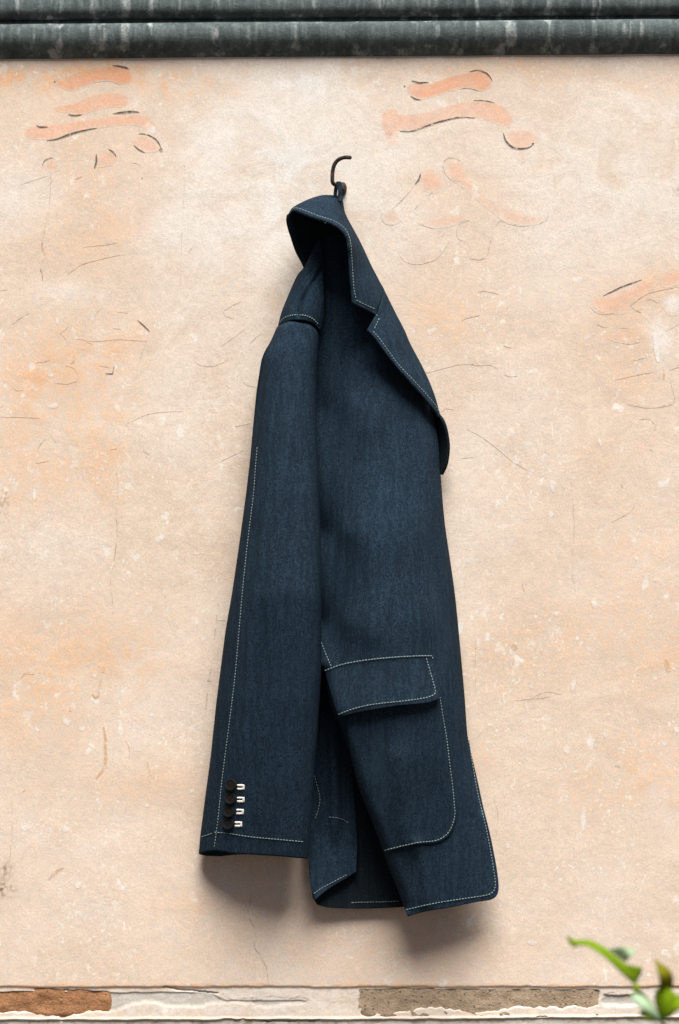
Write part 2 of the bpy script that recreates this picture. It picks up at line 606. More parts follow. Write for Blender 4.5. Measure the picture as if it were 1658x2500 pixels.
def leaf_mat(name, col, col2, rough):
    m, nt, b = new_mat(name); k = NB(nt)
    n = k.noise(k.coord(), 40, 4, 0.6)
    k.l(k.mix(k.ramp(n, 0.3, 0.7), col, col2), b.inputs['Base Color'])
    b.inputs['Roughness'].default_value = 0.85
    b.inputs['Specular IOR Level'].default_value = 0.15
    tr = k.n('ShaderNodeBsdfTranslucent'); tr.inputs['Color'].default_value = (col2[0] * 1.6, col2[1] * 1.5, col2[2] * 0.8, 1)
    mx = k.n('ShaderNodeMixShader'); mx.inputs[0].default_value = 0.2
    out = nt.nodes['Material Output']
    k.l(b.outputs[0], mx.inputs[1]); k.l(tr.outputs[0], mx.inputs[2]); k.l(mx.outputs[0], out.inputs[0])
    return m


M['leaf'] = leaf_mat("green leaf", (0.15, 0.25, 0.003), (0.20, 0.31, 0.005), 0.7)
M['leaf_olive'] = leaf_mat("olive leaf", (0.17, 0.15, 0.006), (0.20, 0.19, 0.008), 0.6)
M['leaf_sheen'] = leaf_mat("pale leaf with painted sheen", (0.34, 0.46, 0.28), (0.40, 0.54, 0.36), 0.5)  # sky reflection on the mint blades, put into the leaf colour
M['stem'] = simple("green stem", (0.09, 0.16, 0.015), 0.6, 0.3, 80)
M['ground'] = simple("paved ground", (0.05, 0.037, 0.023), 0.9, 0.35, 6, 0.3, 0.01)

# ------------------------------------------------------------------ ground
gn = 41
gx = np.concatenate([-np.geomspace(150, 1, 20), [0], np.geomspace(1, 150, 20)])
X, Y = np.meshgrid(gx, gx)
me = mesh_from(np.stack([X, Y, 0 * X], -1).reshape(-1, 3), grid_faces(gn, gn))
tag(link('ground', me, M['ground']), kind='structure')

# ------------------------------------------------------------------ plaster wall
wx = np.concatenate([[-8, -3, -1.5, -0.8, -0.55], np.arange(-0.44, 0.4401, 0.0016), [0.55, 0.8, 1.5, 3, 8]])
zt = ZC + (1250 - 2385) * S; zb = ZC + (1250 - 2520) * S
wz = np.concatenate([[-0.05, 0.3, 0.6, 0.85, 0.93], np.arange(zb - 0.02, zt, 0.0008), np.arange(zt, ZC + 0.56, 0.0022), [ZC + 0.58, ZC + 0.62]])
WX, WZ = np.meshgrid(wx, wz)
PX = WX / S + 829; PY = 1250 - (WZ - ZC) / S


def rag(x, base, amp, scale, seed):
    return base + amp * value_noise(x / scale, seed, 5)


def hole(px, py, x0, x1, top, bot, soft=4.5):
    """signed mask of a broken patch: 1 inside"""
    xx = px[0] if px.ndim == 2 else px
    t = np.broadcast_to(top(xx), px.shape); b_ = np.broadcast_to(bot(xx), px.shape)
    wob = 9 * value_noise(py / 16.0, 5)
    up = sstep(-2, 2, py - t); lo = sstep(-5, 7, b_ - py); sd = sstep(-4, 4, np.minimum(px - x0 - wob, x1 + wob - px))
    return up * lo * sd


depth = np.zeros_like(PX)
in_band = (PY > 2380) & (np.abs(PX - 829) < 900)
# the lip where the painted coat ends, and the slight setback below it
lip = rag(PX, 2409, 3.0, 60, 11)
depth += 0.0018 * sstep(-3, 6, PY - lip) * 1.0
band2 = rag(PX, 2490 - 6 * sstep(700, 1658, PX), 2.0, 50, 17)
depth += 0.0015 * sstep(0, 4, PY - band2) - 0.0012 * np.exp(-((PY - band2 + 2) / 3.0) ** 2)
brL = hole(PX, PY, -200, 262, lambda x: rag(x, 2423, 2.0, 40, 21), lambda x: rag(x, 2474 - 6 * np.sin(x / 30.0), 11, 30, 22))
grL = hole(PX, PY, 262, 752, lambda x: rag(x, 2424 + 2 * sstep(500, 560, x) * 10, 3.0, 30, 23),
           lambda x: rag(x, 2472 - 20 * sstep(268, 330, x) + 8 * sstep(360, 430, x) - 10 * sstep(430, 560, x) + 6 * sstep(560, 640, x) - 6 * sstep(640, 760, x), 9, 26, 24))
flap = hole(PX, PY, 545, 755, lambda x: 2400 + 0 * x, lambda x: rag(x, 2438, 5, 22, 25) + 1.5)
grL = grL * (1 - flap * (PX < 752))
brR = hole(PX, PY, 882, 1462, lambda x: rag(x, 2418, 2.2, 46, 26),
           lambda x: rag(x, 2479 - 22 * sstep(900, 1090, x) + 8 * sstep(1090, 1140, x) - 8 * sstep(1140, 1300, x), 9, 28, 27))
stub = hole(PX, PY, 1476, 1562, lambda x: rag(x, 2430, 5, 16, 28), lambda x: rag(x, 2456, 3, 20, 29))
depth += 0.006 * brL + 0.0012 * grL + 0.006 * brR + 0.0022 * stub
# painted shadow line below the hanging flap of plaster, dark crack beyond the right brick
def crack_groove(line, w, dep):
    global depth
    l = smooth_line(line, 4)
    l[:, 1] += 3.0 * value_noise(l[:, 0] / 9.0, 31)
    sel = in_band
    e = seg_dist(l, PX[sel], PY[sel])
    g = np.zeros_like(depth); g[sel] = np.exp(-(e / w) ** 2)
    depth += dep * g
    return g
flap_shade = crack_groove([(545, 2427), (552, 2436), (570, 2442), (600, 2438), (640, 2436), (660, 2433), (700, 2438), (735, 2436), (752, 2441)], 1.7, 0.0)
g2 = crack_groove([(1430, 2415), (1450, 2419), (1466, 2421), (1478, 2431), (1492, 2421), (1510, 2426), (1532, 2431)], 1.7, 0.0)
g3 = crack_groove([(85, 2416), (130, 2418), (180, 2420), (260, 2424)], 1.6, 0.0028)
g4 = crack_groove([(400, 2411), (440, 2417), (470, 2419), (530, 2426)], 1.5, 0.0028)
g5 = crack_groove([(545, 2489), (600, 2491), (680, 2494), (780, 2492)], 1.6, 0.0028)
g6 = crack_groove([(960, 2417), (1055, 2418)], 2.6, 0.0028)
g7 = crack_groove([(1312, 2482), (1335, 2484)], 1.2, 0.0028)
rough = noise2(PX / 14, PY / 14, 3, 5)
depth += 0.0004 * rough * (PY > 2405) * in_band
depth += 0.0008 * noise2(PX / 160, PY / 160, 8, 3)          # hand-trowelled unevenness

# pigments that belong to the wall: broad washes of orange, worn pale zones
def blob(cx, cy, rx, ry, a, rot=0.0):
    c, s = math.cos(rot), math.sin(rot)
    u = (PX - cx) * c + (PY - cy) * s; v = -(PX - cx) * s + (PY - cy) * c
    return a * np.exp(-((u / rx) ** 2 + (v / ry) ** 2))


def band(line, w, a):
    return a * np.exp(-(seg_dist(smooth_line(line, 30), PX, PY) / w) ** 2)


warp = 60 * noise2(PX / 120, PY / 120, 9, 4)
PX0, PY0 = PX, PY
PX = PX0 + warp; PY = PY0 + 50 * noise2(PX0 / 110, PY0 / 110, 10, 4)
wash = 0.10 + 0.10 * sstep(1200, 2300, PY)
wash += band([(-60, 185), (60, 178), (200, 160), (330, 166), (450, 188), (560, 205), (620, 225)], 26, 0.85)
wash += blob(30, 205, 80, 30, 0.5) + blob(430, 195, 110, 32, 0.7) + blob(480, 240, 120, 40, 0.18)
wash += band([(980, 190), (1150, 168), (1350, 175), (1500, 190), (1700, 205)], 22, 0.40)
wash += blob(150, 320, 160, 70, 0.25) + blob(230, 420, 150, 60, 0.35) + blob(240, 560, 160, 90, 0.45) + blob(330, 520, 60, 40, 0.3)
wash += blob(90, 640, 140, 120, 0.15) + blob(120, 870, 140, 90, 0.42) + blob(270, 830, 110, 70, 0.4) + blob(80, 1060, 160, 120, 0.40)
wash += blob(260, 1060, 60, 160, 0.4) + blob(60, 940, 60, 60, 0.4) + blob(200, 950, 180, 90, 0.2) + blob(120, 1190, 170, 70, 0.35)
wash += blob(180, 1600, 230, 130, 0.42) + blob(60, 1720, 140, 160, 0.30) + blob(330, 1580, 90, 70, 0.3) + blob(340, 1930, 110, 50, 0.35)
wash += blob(600, 740, 70, 40, 0.2) + blob(1140, 750, 140, 60, 0.32) + blob(1100, 800, 90, 50, 0.3) + blob(1180, 480, 110, 60, 0.22)
wash += blob(1050, 450, 60, 50, 0.25) + blob(1560, 740, 130, 60, 0.45) + blob(1540, 870, 110, 90, 0.35) + blob(1620, 690, 60, 40, 0.4)
wash += blob(1500, 1090, 110, 40, 0.25) + blob(1560, 1330, 120, 110, 0.28) + blob(1480, 1500, 200, 120, 0.25) + blob(1230, 1620, 110, 90, 0.28)
wash += blob(1620, 1600, 60, 90, 0.45) + blob(1560, 1900, 160, 80, 0.55) + blob(1360, 1560, 140, 60, 0.2) + blob(1180, 1850, 40, 60, 0.3)
wash += blob(860, 2330, 500, 50, 0.15) + blob(500, 2220, 160, 70, 0.2) + blob(1420, 800, 300, 300, 0.1) + blob(1250, 1300, 250, 250, 0.05)
pale = blob(700, 480, 150, 280, 0.85) + blob(700, 200, 200, 60, 0.7) + blob(450, 560, 130, 170, 0.6) + blob(560, 330, 110, 90, 0.5)
pale += blob(1560, 460, 200, 170, 0.55) + blob(1330, 420, 150, 120, 0.4) + blob(920, 420, 160, 160, 0.5) + blob(60, 480, 90, 100, 0.5)
pale += blob(1350, 640, 130, 130, 0.3) + blob(1620, 820, 50, 60, 0.8) + blob(1300, 1000, 140, 200, 0.25) + blob(480, 1000, 90, 250, 0.25)
pale += blob(1600, 250, 120, 50, 0.4) + blob(160, 720, 70, 40, 0.5) + blob(150, 1330, 140, 60, 0.2) + blob(1150, 1250, 60, 200, 0.2)
pale += blob(640, 1100, 80, 350, 0.15) + blob(1500, 2250, 250, 80, 0.15)
PX, PY = PX0, PY0
pale = pale * (1 - sstep(0, 5, PY - 2412)) + (0.35 + 0.25 * noise2(PX / 40, PY / 25, 77, 4)) * sstep(0, 5, PY - 2412) * (PY < 2500)
wash = wash * (1 - 0.9 * sstep(2408, 2414, PY)) + 0.9 * np.exp(-((PY - 2406) / 4) ** 2) + 0.5 * np.exp(-((PY - band2 + 9) / 6) ** 2) * (PY > 2440)
wash += 0.5 * np.exp(-((PY - 2417) / 6.0) ** 2) * sstep(420, 100, PX)
grey = np.clip(grL + stub + 0.8 * sstep(2, 8, PY - band2), 0, 1)
rust_shade = 0.75 * np.clip(flap_shade + g2 + 0.6 * (g3 + g4 + g5 + g6 + g7), 0, 1)  # crack lines coloured dark, along with the flap's painted shadow line
rust_shade += 0.9 * blob(10, 2170, 26, 22, 1.0) * (noise2(PX / 7, PY / 5, 44, 4) > -0.05) + 0.7 * blob(12, 2125, 20, 26, 1.0) * (noise2(PX / 6, PY / 8, 45, 4) > 0.0)
rust_shade += 0.6 * blob(5, 1225, 22, 40, 1.0) * (noise2(PX / 7, PY / 5, 46, 4) > 0.1)
rust_shade += 0.35 * blob(300, 2465, 40, 14, 1) + 0.6 * np.exp(-((PY - band2 - 8) / 5) ** 2) * (noise2(PX / 30, PY / 20, 47, 4) > 0.0)
co = np.stack([WX, depth, WZ], -1).reshape(-1, 3)
me = mesh_from(co, grid_faces(len(wx), len(wz), False),
               {'wash': np.clip(wash, 0, 1).ravel(), 'pale': np.clip(pale, 0, 1).ravel(), 'grey': grey.ravel(), 'rust_shade': np.clip(rust_shade, 0, 1).ravel()})
wall = link('plaster_wall', me, M['plaster'])
tag(wall, 'old cream plaster wall with faded orange wash, painted characters and exposed bricks at its foot', 'wall')


def brick(px0, px1, py0, py1, recess, mat, seed, name='brick', label=None):
    nu, nv = 56, 12
    u = np.linspace(0, 1, nu); v = np.linspace(0, 1, nv)
    U, Vv = np.meshgrid(u, v)
    px = px0 + (px1 - px0) * U; py = py0 + (py1 - py0) * Vv
    e = np.minimum(np.minimum(px - px0, px1 - px), np.minimum(py - py0, py1 - py))
    d = recess + 0.002 * (1 - sstep(0, 8, e)) - 0.0022 * noise2(px / 20, py / 20, seed, 5)
    co = np.stack([(px - 829) * S, d, ZC + (1250 - py) * S], -1).reshape(-1, 3)
    f = grid_faces(nu, nv, True)[:, ::-1]
    idx = np.arange(nu * nv).reshape(nv, nu)
    ring = np.concatenate([idx[0], idx[1:, -1], idx[-1, -2::-1], idx[-2:0:-1, 0]])
    back = co[ring].copy(); back[:, 1] = recess + 0.05
    b0 = len(co)
    n = len(ring)
    side = np.stack([ring, np.roll(ring, -1), b0 + (np.arange(n) + 1) % n, b0 + np.arange(n)], -1)
    me = mesh_from(np.concatenate([co, back]), np.concatenate([f, side]))
    bm = bmesh.new(); bm.from_mesh(me); bmesh.ops.recalc_face_normals(bm, faces=bm.faces); bm.to_mesh(me); bm.free()
    o = link(name, me, mat, wall)
    if label: o['label'] = label
    return o


brick(-260, 276, 2412, 2484, 0.0022, M['brick_orange'], 61, label='orange brown brick laid bare in the broken plaster')
brick(864, 1480, 2406, 2488, 0.0022, M['brick_tan'], 62, label='tan brick laid bare in the broken plaster')


ATT = {'wash': np.clip(wash, 0, 1), 'pale': np.clip(pale, 0, 1), 'grey': grey, 'rust_shade': np.clip(rust_shade, 0, 1)}


def sample(field, x, y):
    i = np.interp((np.asarray(x, float) - 829) * S, wx, np.arange(len(wx)))
    j = np.interp(ZC + (1250 - np.asarray(y, float)) * S, wz, np.arange(len(wz)))
    i0 = np.clip(np.floor(i).astype(int), 0, len(wx) - 2); j0 = np.clip(np.floor(j).astype(int), 0, len(wz) - 2)
    fi, fj = i - i0, j - j0
    return (field[j0, i0] * (1 - fi) + field[j0, i0 + 1] * fi) * (1 - fj) + (field[j0 + 1, i0] * (1 - fi) + field[j0 + 1, i0 + 1] * fi) * fj


def wall_d(x, y, lift):
    return -sample(depth, x, y) + lift


FILLS = []


def under(x, y):
    """what the plaster and the paint below already look like at a point"""
    at = {k_: sample(f_, x, y) for k_, f_ in ATT.items()}
    for key, out, a, soft in FILLS:
        lo, hi = out.min(0), out.max(0)
        if x.max() < lo[0] or x.min() > hi[0] or y.max() < lo[1] or y.min() > hi[1]: continue
        e = np.where(inside(out, x, y), seg_dist(out, x, y, True), 0)
        at[key] = np.maximum(at.get(key, 0), a * sstep(0, soft, e))
    return at


def paint(poly, mat, a, soft=5, name='painted_stroke', step=7, lift=0.0001):
    f = lambda x, y: wall_d(x, y, lift)
    key = {'red_paint': 'red', 'pink_paint': 'pink', 'white_chip': 'chip'}.get(mat, mat)
    if mat == 'pink_paint': a = min(0.85, a * 1.6)
    out = smooth_line(poly, step, True, 70)
    cache = {}
    def get(k_):
        def fn(x, y, e):
            if not cache:
                cache.update(under(x, y)); cache[key] = np.maximum(cache.get(key, 0), a * sstep(0, soft, e))
            return cache.get(k_, 0 * x)
        return fn
    o = panel(name, poly, f, M['plaster'], wall, step, 0, attrs={k_: get(k_) for k_ in ('wash', 'pale', 'grey', 'rust_shade', 'red', 'pink', key)}, inset=(soft * .5, soft), corner=70)
    FILLS.append((key, out, a, soft))
    return o


def ink(pts, w, a, mat='ink', name='ink_line', taper=1.0, jit=0.6, lift=0.00022):
    if mat == 'fine_ink': w *= 0.85; a *= 0.62
    if mat == 'crack': w *= 0.8
    """a brushed line of changing width, following the wall"""
    q = smooth_line(pts, 2.5, False, 60)
    n = len(q)
    if n < 3: q = smooth_line(pts, 0.8, False, 60); n = len(q)
    t = np.linspace(0, 1, n)
    r = random.random() * 100
    wid = w * (1 - taper + taper * np.sin(np.pi * np.clip(t * 0.94 + 0.03, 0, 1)) ** 0.6) * (1 + 0.25 * value_noise(t * n / 5 + r, 51))
    q[:, 0] += jit * value_noise(t * n / 4 + r, 52); q[:, 1] += jit * value_noise(t * n / 4 + r, 53)
    dx = np.gradient(q[:, 0]); dy = np.gradient(q[:, 1]); h = np.hypot(dx, dy) + 1e-9
    nx, ny = -dy / h, dx / h
    K = (-1.25, -0.7, 0.7, 1.25)
    x = np.stack([q[:, 0] + nx * wid * k / 2 for k in K]).ravel(); y = np.stack([q[:, 1] + ny * wid * k / 2 for k in K]).ravel()
    at = under(x, y)
    key = {'rust_shade': 'stain', 'white_chip': 'chip'}.get(mat, mat)
    worn = {'fine_ink': (-0.22, 0.12), 'crack': (-0.30, 0.05), 'ink': (-1.2, -0.55)}.get(mat, (-2, -1))
    aa = a * sstep(worn[0], worn[1], value_noise(t * n / 5 + 2 * r, 54, 3))
    at[key] = np.stack([0 * t, aa, aa, 0 * t], 0).ravel()
    fa = grid_faces(n, 4)
    co = P(x, y, wall_d(x, y, lift))
    A_, B_, C_ = co[fa[:, 0]], co[fa[:, 1]], co[fa[:, 2]]
    if np.cross(B_ - A_, C_ - A_)[:, 1].mean() > 0: fa = fa[:, ::-1]
    return link(name, mesh_from(co, fa, at), M['plaster'], wall)


def tr(pts, x0, y0, s):
    return [(x0 + s * x, y0 + s * y) for x, y in pts]


A = lambda pts: tr(pts, 0, 0, 0.5293)
B = lambda pts: tr(pts, 828, 0, 0.5293)
C = lambda pts: tr(pts, 0, 350, 0.4145)
E = lambda pts: tr(pts, 900, 350, 0.4834)
F = lambda pts: tr(pts, 0, 1150, 0.4863)
# left character
paint(A([(250, 375), (330, 352), (400, 325), (470, 310), (530, 303), (580, 315), (610, 340), (612, 370), (595, 388), (550, 390), (500, 375), (440, 380), (390, 400), (330, 420), (285, 408), (258, 388)]), 'red_paint', 0.88)
paint(A([(243, 492), (310, 480), (370, 460), (430, 435), (500, 425), (560, 430), (592, 450), (595, 475), (560, 495), (490, 498), (430, 515), (360, 530), (300, 520), (255, 510)]), 'red_paint', 0.62)
paint(A([(110, 605), (150, 580), (250, 572), (400, 550), (520, 535), (640, 527), (700, 545), (712, 575), (690, 600), (640, 582), (540, 580), (430, 597), (320, 617), (230, 642), (150, 642), (115, 625)]), 'pink_paint', 0.55)
paint(A([(605, 650), (650, 622), (700, 635), (738, 668), (742, 695), (690, 705), (640, 690)]), 'pink_paint', 0.4, 8)
paint(A([(450, 720), (480, 690), (520, 700), (540, 725), (520, 760), (450, 775)]), 'pink_paint', 0.4, 9)
paint(A([(195, 765), (225, 735), (260, 740), (280, 780), (240, 800)]), 'pink_paint', 0.35, 9)
ink(A([(518, 303), (550, 306), (580, 313), (600, 321)]), 5.5, 0.95)
ink(A([(250, 374), (256, 380)]), 4, 0.9)
ink(A([(256, 371), (330, 350), (400, 324), (480, 308)]), 1.8, 0.5, 'fine_ink')
ink(A([(315, 529), (345, 533), (380, 528)]), 4.2, 0.95)
ink(A([(430, 381), (500, 373), (560, 390)]), 1.6, 0.45, 'fine_ink')
ink(A([(520, 524), (560, 520), (605, 516), (642, 518)]), 6, 0.95)
ink(A([(168, 577), (182, 586), (222, 586)]), 4.5, 0.9)
ink(A([(217, 648), (262, 642), (330, 617), (380, 604), (447, 590)]), 5, 0.95)
ink(A([(617, 670), (640, 690), (670, 706)]), 4, 0.9)
ink(A([(640, 617), (672, 620), (705, 634), (730, 656), (743, 684)]), 4.2, 0.95)
ink(A([(733, 690), (745, 692), (746, 684)]), 8, 0.95)
ink(A([(445, 710), (444, 745), (436, 777)]), 5, 0.85)
ink(A([(500, 688), (522, 702), (537, 725)]), 4, 0.9)
ink(A([(193, 762), (212, 737), (248, 727)]), 3, 0.8)
# more worn outlines on the left
for pts, w, a, m in [
    ([(780, 117), (805, 117), (832, 130)], 2, .6, 'fine_ink'), ([(834, 203), (840, 206)], 4, .8, 'ink'),
    ([(445, 211), (485, 193)], 2.4, .7, 'fine_ink'), ([(288, 250), (300, 228), (318, 214)], 2, .7, 'fine_ink'),
    ([(545, 1062), (562, 1010), (598, 967)], 2.6, .85, 'fine_ink'), ([(693, 996), (720, 994), (755, 1000)], 2, .8, 'fine_ink'),
    ([(810, 1040), (845, 1073), (882, 1108)], 4, .9, 'ink'), ([(355, 1122), (375, 1102), (405, 1075)], 2.8, .9, 'fine_ink'),
    ([(355, 1120), (385, 1148), (400, 1176)], 1.8, .7, 'fine_ink'), ([(505, 1160), (542, 1180)], 3.4, .8, 'fine_ink'),
    ([(868, 1155), (850, 1200), (815, 1300), (803, 1392)], 2, .7, 'fine_ink'), ([(665, 1088), (715, 1092)], 2.2, .8, 'fine_ink'),
    ([(420, 1300), (436, 1280), (438, 1250)], 2.8, .9, 'fine_ink'), ([(385, 1310), (430, 1322), (460, 1362), (452, 1400), (400, 1416), (320, 1412)], 2, .75, 'fine_ink'),
    ([(210, 1292), (250, 1286), (292, 1276)], 2.4, .85, 'fine_ink'), ([(585, 1310), (612, 1312), (642, 1320)], 2.2, .85, 'fine_ink'),
    ([(620, 1355), (662, 1358), (672, 1314)], 3.4, .9, 'ink'), ([(72, 1068), (110, 1035), (172, 1000)], 1.8, .7, 'fine_ink'),
    ([(78, 1435), (98, 1456), (135, 1452)], 2, .7, 'fine_ink'), ([(1420, 930), (1340, 970), (1318, 986), (1325, 1012), (1378, 1034)], 2.2, .75, 'fine_ink'),
    ([(1440, 1095), (1400, 1125), (1350, 1160), (1300, 1198)], 2.6, .9, 'fine_ink'), ([(1145, 1240), (1148, 1278), (1180, 1306), (1250, 1312), (1312, 1290), (1345, 1270)], 1.8, .7, 'fine_ink'),
    ([(1470, 1182), (1510, 1140), (1545, 1118)], 2.2, .85, 'fine_ink'), ([(218, 1812), (240, 1770), (270, 1740)], 2.2, .8, 'fine_ink'),
    ([(298, 1716), (332, 1762)], 2.6, .8, 'fine_ink'), ([(1305, 1870), (1360, 1842), (1435, 1808)], 2.4, .8, 'fine_ink'),
    ([(0, 1612), (110, 1612), (240, 1620)], 1.6, .6, 'fine_ink'), ([(840, 1810), (885, 1835)], 2, .7, 'fine_ink'),
    ([(645, 1802), (690, 1798)], 2, .7, 'fine_ink'), ([(400, 770), (480, 715), (560, 690), (680, 662), (735, 655)], 1.8, .6, 'crack'),
    ([(120, 245), (200, 215), (290, 190)], 1.6, .5, 'crack'), ([(490, 610), (600, 600), (700, 585)], 1.6, .5, 'crack'),
    ([(0, 868), (45, 862)], 1.6, .7, 'fine_ink'), ([(440, 1150), (560, 1165), (700, 1155), (860, 1165)], 1.6, .6, 'crack'),
    ([(1385, 1668), (1470, 1650)], 1.8, .6, 'fine_ink'), ([(0, 1560), (20, 1540)], 1.8, .6, 'fine_ink'),
    ([(750, 1650), (860, 1600), (960, 1582), (1080, 1578)], 1.4, .45, 'crack'), ([(1112, 640), (1140, 605)], 2, .6, 'crack'),
    ([(1420, 1380), (1450, 1420), (1510, 1436)], 1.6, .5, 'crack'), ([(210, 1885), (290, 1868)], 2.6, .6, 'fine_ink'),
]:
    ink(C(pts), w, a, m)
# right character
paint(B([(305, 400), (340, 378), (410, 385), (470, 365), (560, 340), (640, 328), (690, 340), (708, 375), (695, 405), (655, 422), (600, 408), (540, 415), (470, 437), (390, 458), (345, 452), (315, 425)]), 'red_paint', 0.85)
paint(B([(195, 525), (225, 503), (262, 500), (280, 525), (400, 515), (520, 480), (640, 464), (720, 472), (780, 510), (803, 555), (790, 590), (740, 578), (670, 550), (600, 541), (500, 555), (420, 583), (340, 605), (280, 602), (225, 645), (200, 600)]), 'red_paint', 0.52)
paint(B([(757, 615), (800, 600), (870, 598), (912, 625), (908, 660), (860, 690), (800, 682)]), 'pink_paint', 0.42, 9)
paint(B([(800, 690), (880, 690), (860, 740), (835, 760)]), 'pink_paint', 0.25, 12)
paint(B([(200, 610), (280, 600), (290, 680), (210, 690)]), 'pink_paint', 0.25, 14)
paint(E([(255, 165), (300, 120), (350, 150), (385, 205), (350, 250), (270, 240)]), 'pink_paint', 0.45, 12)
paint(E([(385, 95), (430, 75), (480, 105), (520, 190), (560, 240), (640, 300), (730, 330), (820, 360), (905, 365), (870, 405), (780, 415), (690, 395), (600, 330), (480, 230), (400, 170)]), 'pink_paint', 0.38, 14)
paint(E([(65, 360), (110, 330), (150, 350), (170, 390), (125, 412), (85, 405)]), 'pink_paint', 0.3, 12)
paint(E([(260, 400), (340, 370), (480, 350), (510, 390), (420, 420), (320, 430)]), 'pink_paint', 0.32, 14)
paint(E([(1120, 770), (1200, 770), (1300, 730), (1400, 690), (1480, 690), (1420, 750), (1330, 810), (1300, 860), (1200, 860), (1140, 830)]), 'pink_paint', 0.42, 14)
paint(E([(1440, 670), (1570, 620), (1620, 690), (1500, 730)]), 'pink_paint', 0.4, 14)
paint(E([(1200, 950), (1320, 930), (1400, 980), (1300, 1010), (1210, 990)]), 'pink_paint', 0.35, 14)
ink(B([(333, 373), (370, 382), (414, 380)]), 5, 0.95)
ink(B([(299, 402), (304, 394)]), 6, 0.9)
ink(B([(328, 442), (350, 456), (378, 461)]), 3.6, 0.95)
ink(B([(600, 331), (640, 325), (675, 336), (697, 356), (705, 374)]), 5, 0.95)
ink(B([(560, 411), (595, 406), (645, 420)]), 2, 0.8)
ink(B([(282, 606), (340, 604), (430, 572), (510, 550), (570, 541), (628, 545)]), 4.4, 0.95)
ink(B([(620, 464), (670, 464), (718, 474)]), 3, 0.9)
ink(B([(757, 613), (768, 648), (800, 679), (840, 687), (880, 679), (897, 662)]), 5.5, 0.95)
ink(B([(890, 664), (900, 662)]), 6, 0.95)
for pts, w, a, m in [
    ([(480, 105), (450, 80), (410, 71), (382, 88), (377, 115), (388, 152), (420, 182), (470, 193)], 3, .9, 'fine_ink'),
    ([(262, 152), (255, 180), (235, 207)], 4.5, .9, 'ink'), ([(228, 215), (175, 280), (118, 332)], 2.2, .8, 'fine_ink'),
    ([(72, 350), (62, 368), (82, 402), (125, 412)], 3, .95, 'fine_ink'), ([(300, 262), (326, 246)], 3, .9, 'fine_ink'),
    ([(235, 328), (252, 310)], 2, .7, 'fine_ink'), ([(250, 402), (275, 413), (332, 432)], 2, .7, 'fine_ink'),
    ([(510, 387), (458, 400), (445, 440), (452, 478), (488, 495)], 2.4, .8, 'fine_ink'), ([(150, 535), (155, 562), (185, 595), (240, 610), (300, 600), (345, 580), (410, 500)], 1.9, .7, 'fine_ink'),
    ([(625, 460), (612, 515), (600, 566)], 3, .9, 'fine_ink'), ([(512, 582), (560, 585), (595, 578)], 3, .9, 'fine_ink'),
    ([(640, 418), (664, 388), (700, 402), (750, 416), (815, 415)], 2.2, .8, 'fine_ink'), ([(906, 360), (900, 382), (862, 407)], 2.8, .9, 'fine_ink'),
    ([(552, 750), (600, 747), (658, 762)], 2.2, .85, 'fine_ink'), ([(468, 902), (490, 884), (562, 869)], 2.2, .85, 'fine_ink'),
    ([(706, 815), (702, 838)], 2, .8, 'fine_ink'), ([(677, 1022), (722, 1031)], 2, .8, 'fine_ink'),
    ([(290, 1160), (400, 1130), (470, 1114), (560, 1120), (620, 1120), (648, 1138)], 2.8, .85, 'fine_ink'),
    ([(683, 1163), (705, 1175), (752, 1175)], 2.6, .85, 'fine_ink'), ([(498, 1445), (560, 1475), (650, 1540), (728, 1606), (810, 1655)], 2.2, .75, 'fine_ink'),
    ([(370, 1355), (390, 1340), (430, 1345)], 1.6, .6, 'fine_ink'), ([(1183, 772), (1280, 725), (1382, 688)], 3.8, .95, 'ink'),
    ([(1118, 825), (1155, 855), (1200, 863), (1245, 857)], 2.6, .9, 'fine_ink'), ([(1402, 789), (1432, 788), (1462, 806)], 3, .9, 'fine_ink'),
    ([(1320, 820), (1345, 838), (1376, 856)], 2.6, .9, 'fine_ink'), ([(1320, 822), (1400, 765), (1470, 742), (1568, 725)], 1.9, .8, 'fine_ink'),
    ([(1153, 915), (1205, 932)], 2.4, .9, 'fine_ink'), ([(1262, 932), (1312, 933)], 2.6, .9, 'fine_ink'), ([(1285, 1010), (1325, 1012), (1370, 1002)], 2.6, .8, 'fine_ink'),
    ([(1335, 1097), (1398, 1080)], 2.4, .6, 'fine_ink'), ([(1248, 1194), (1350, 1170), (1442, 1154)], 2.6, .85, 'fine_ink'),
    ([(1491, 1140), (1492, 1196)], 3.2, .9, 'rust_shade'), ([(1308, 1315), (1380, 1329), (1460, 1329), (1530, 1316), (1550, 1297)], 6, .6, 'fine_ink'),
    ([(1550, 1297), (1538, 1250), (1524, 1200)], 2, .7, 'fine_ink'), ([(1368, 1395), (1412, 1390), (1446, 1420)], 2, .7, 'fine_ink'),
    ([(1500, 948), (1568, 910)], 3, .9, 'fine_ink'), ([(1518, 1145), (1570, 1128)], 2.2, .8, 'fine_ink'), ([(1446, 1425), (1446, 1448)], 6, .35, 'fine_ink'),
    ([(1420, 1545), (1432, 1552)], 3, .7, 'fine_ink'), ([(470, 1590), (530, 1585)], 1.6, .5, 'fine_ink'), ([(285, 640), (287, 655)], 2.2, .7, 'fine_ink'),
    ([(1440, 960), (1452, 1010), (1462, 1105)], 14, .9, 'white_chip'), ([(925, 1410), (930, 1500)], 4, .7, 'white_chip'), ([(1165, 1490), (1172, 1530)], 6, .7, 'white_chip'),
]:
    ink(E(pts), w, a, m, 'ink_line' if m != 'white_chip' else 'lime_chip')
paint([(1640, 460), (1660, 452), (1690, 460), (1690, 480), (1655, 478)], 'fine_ink', 0.55, 10, 'smudge')
paint(E([(1460, 790), (1520, 755), (1600, 760), (1620, 850), (1520, 870)]), 'white_chip', 0.75, 16, 'lime_chip')
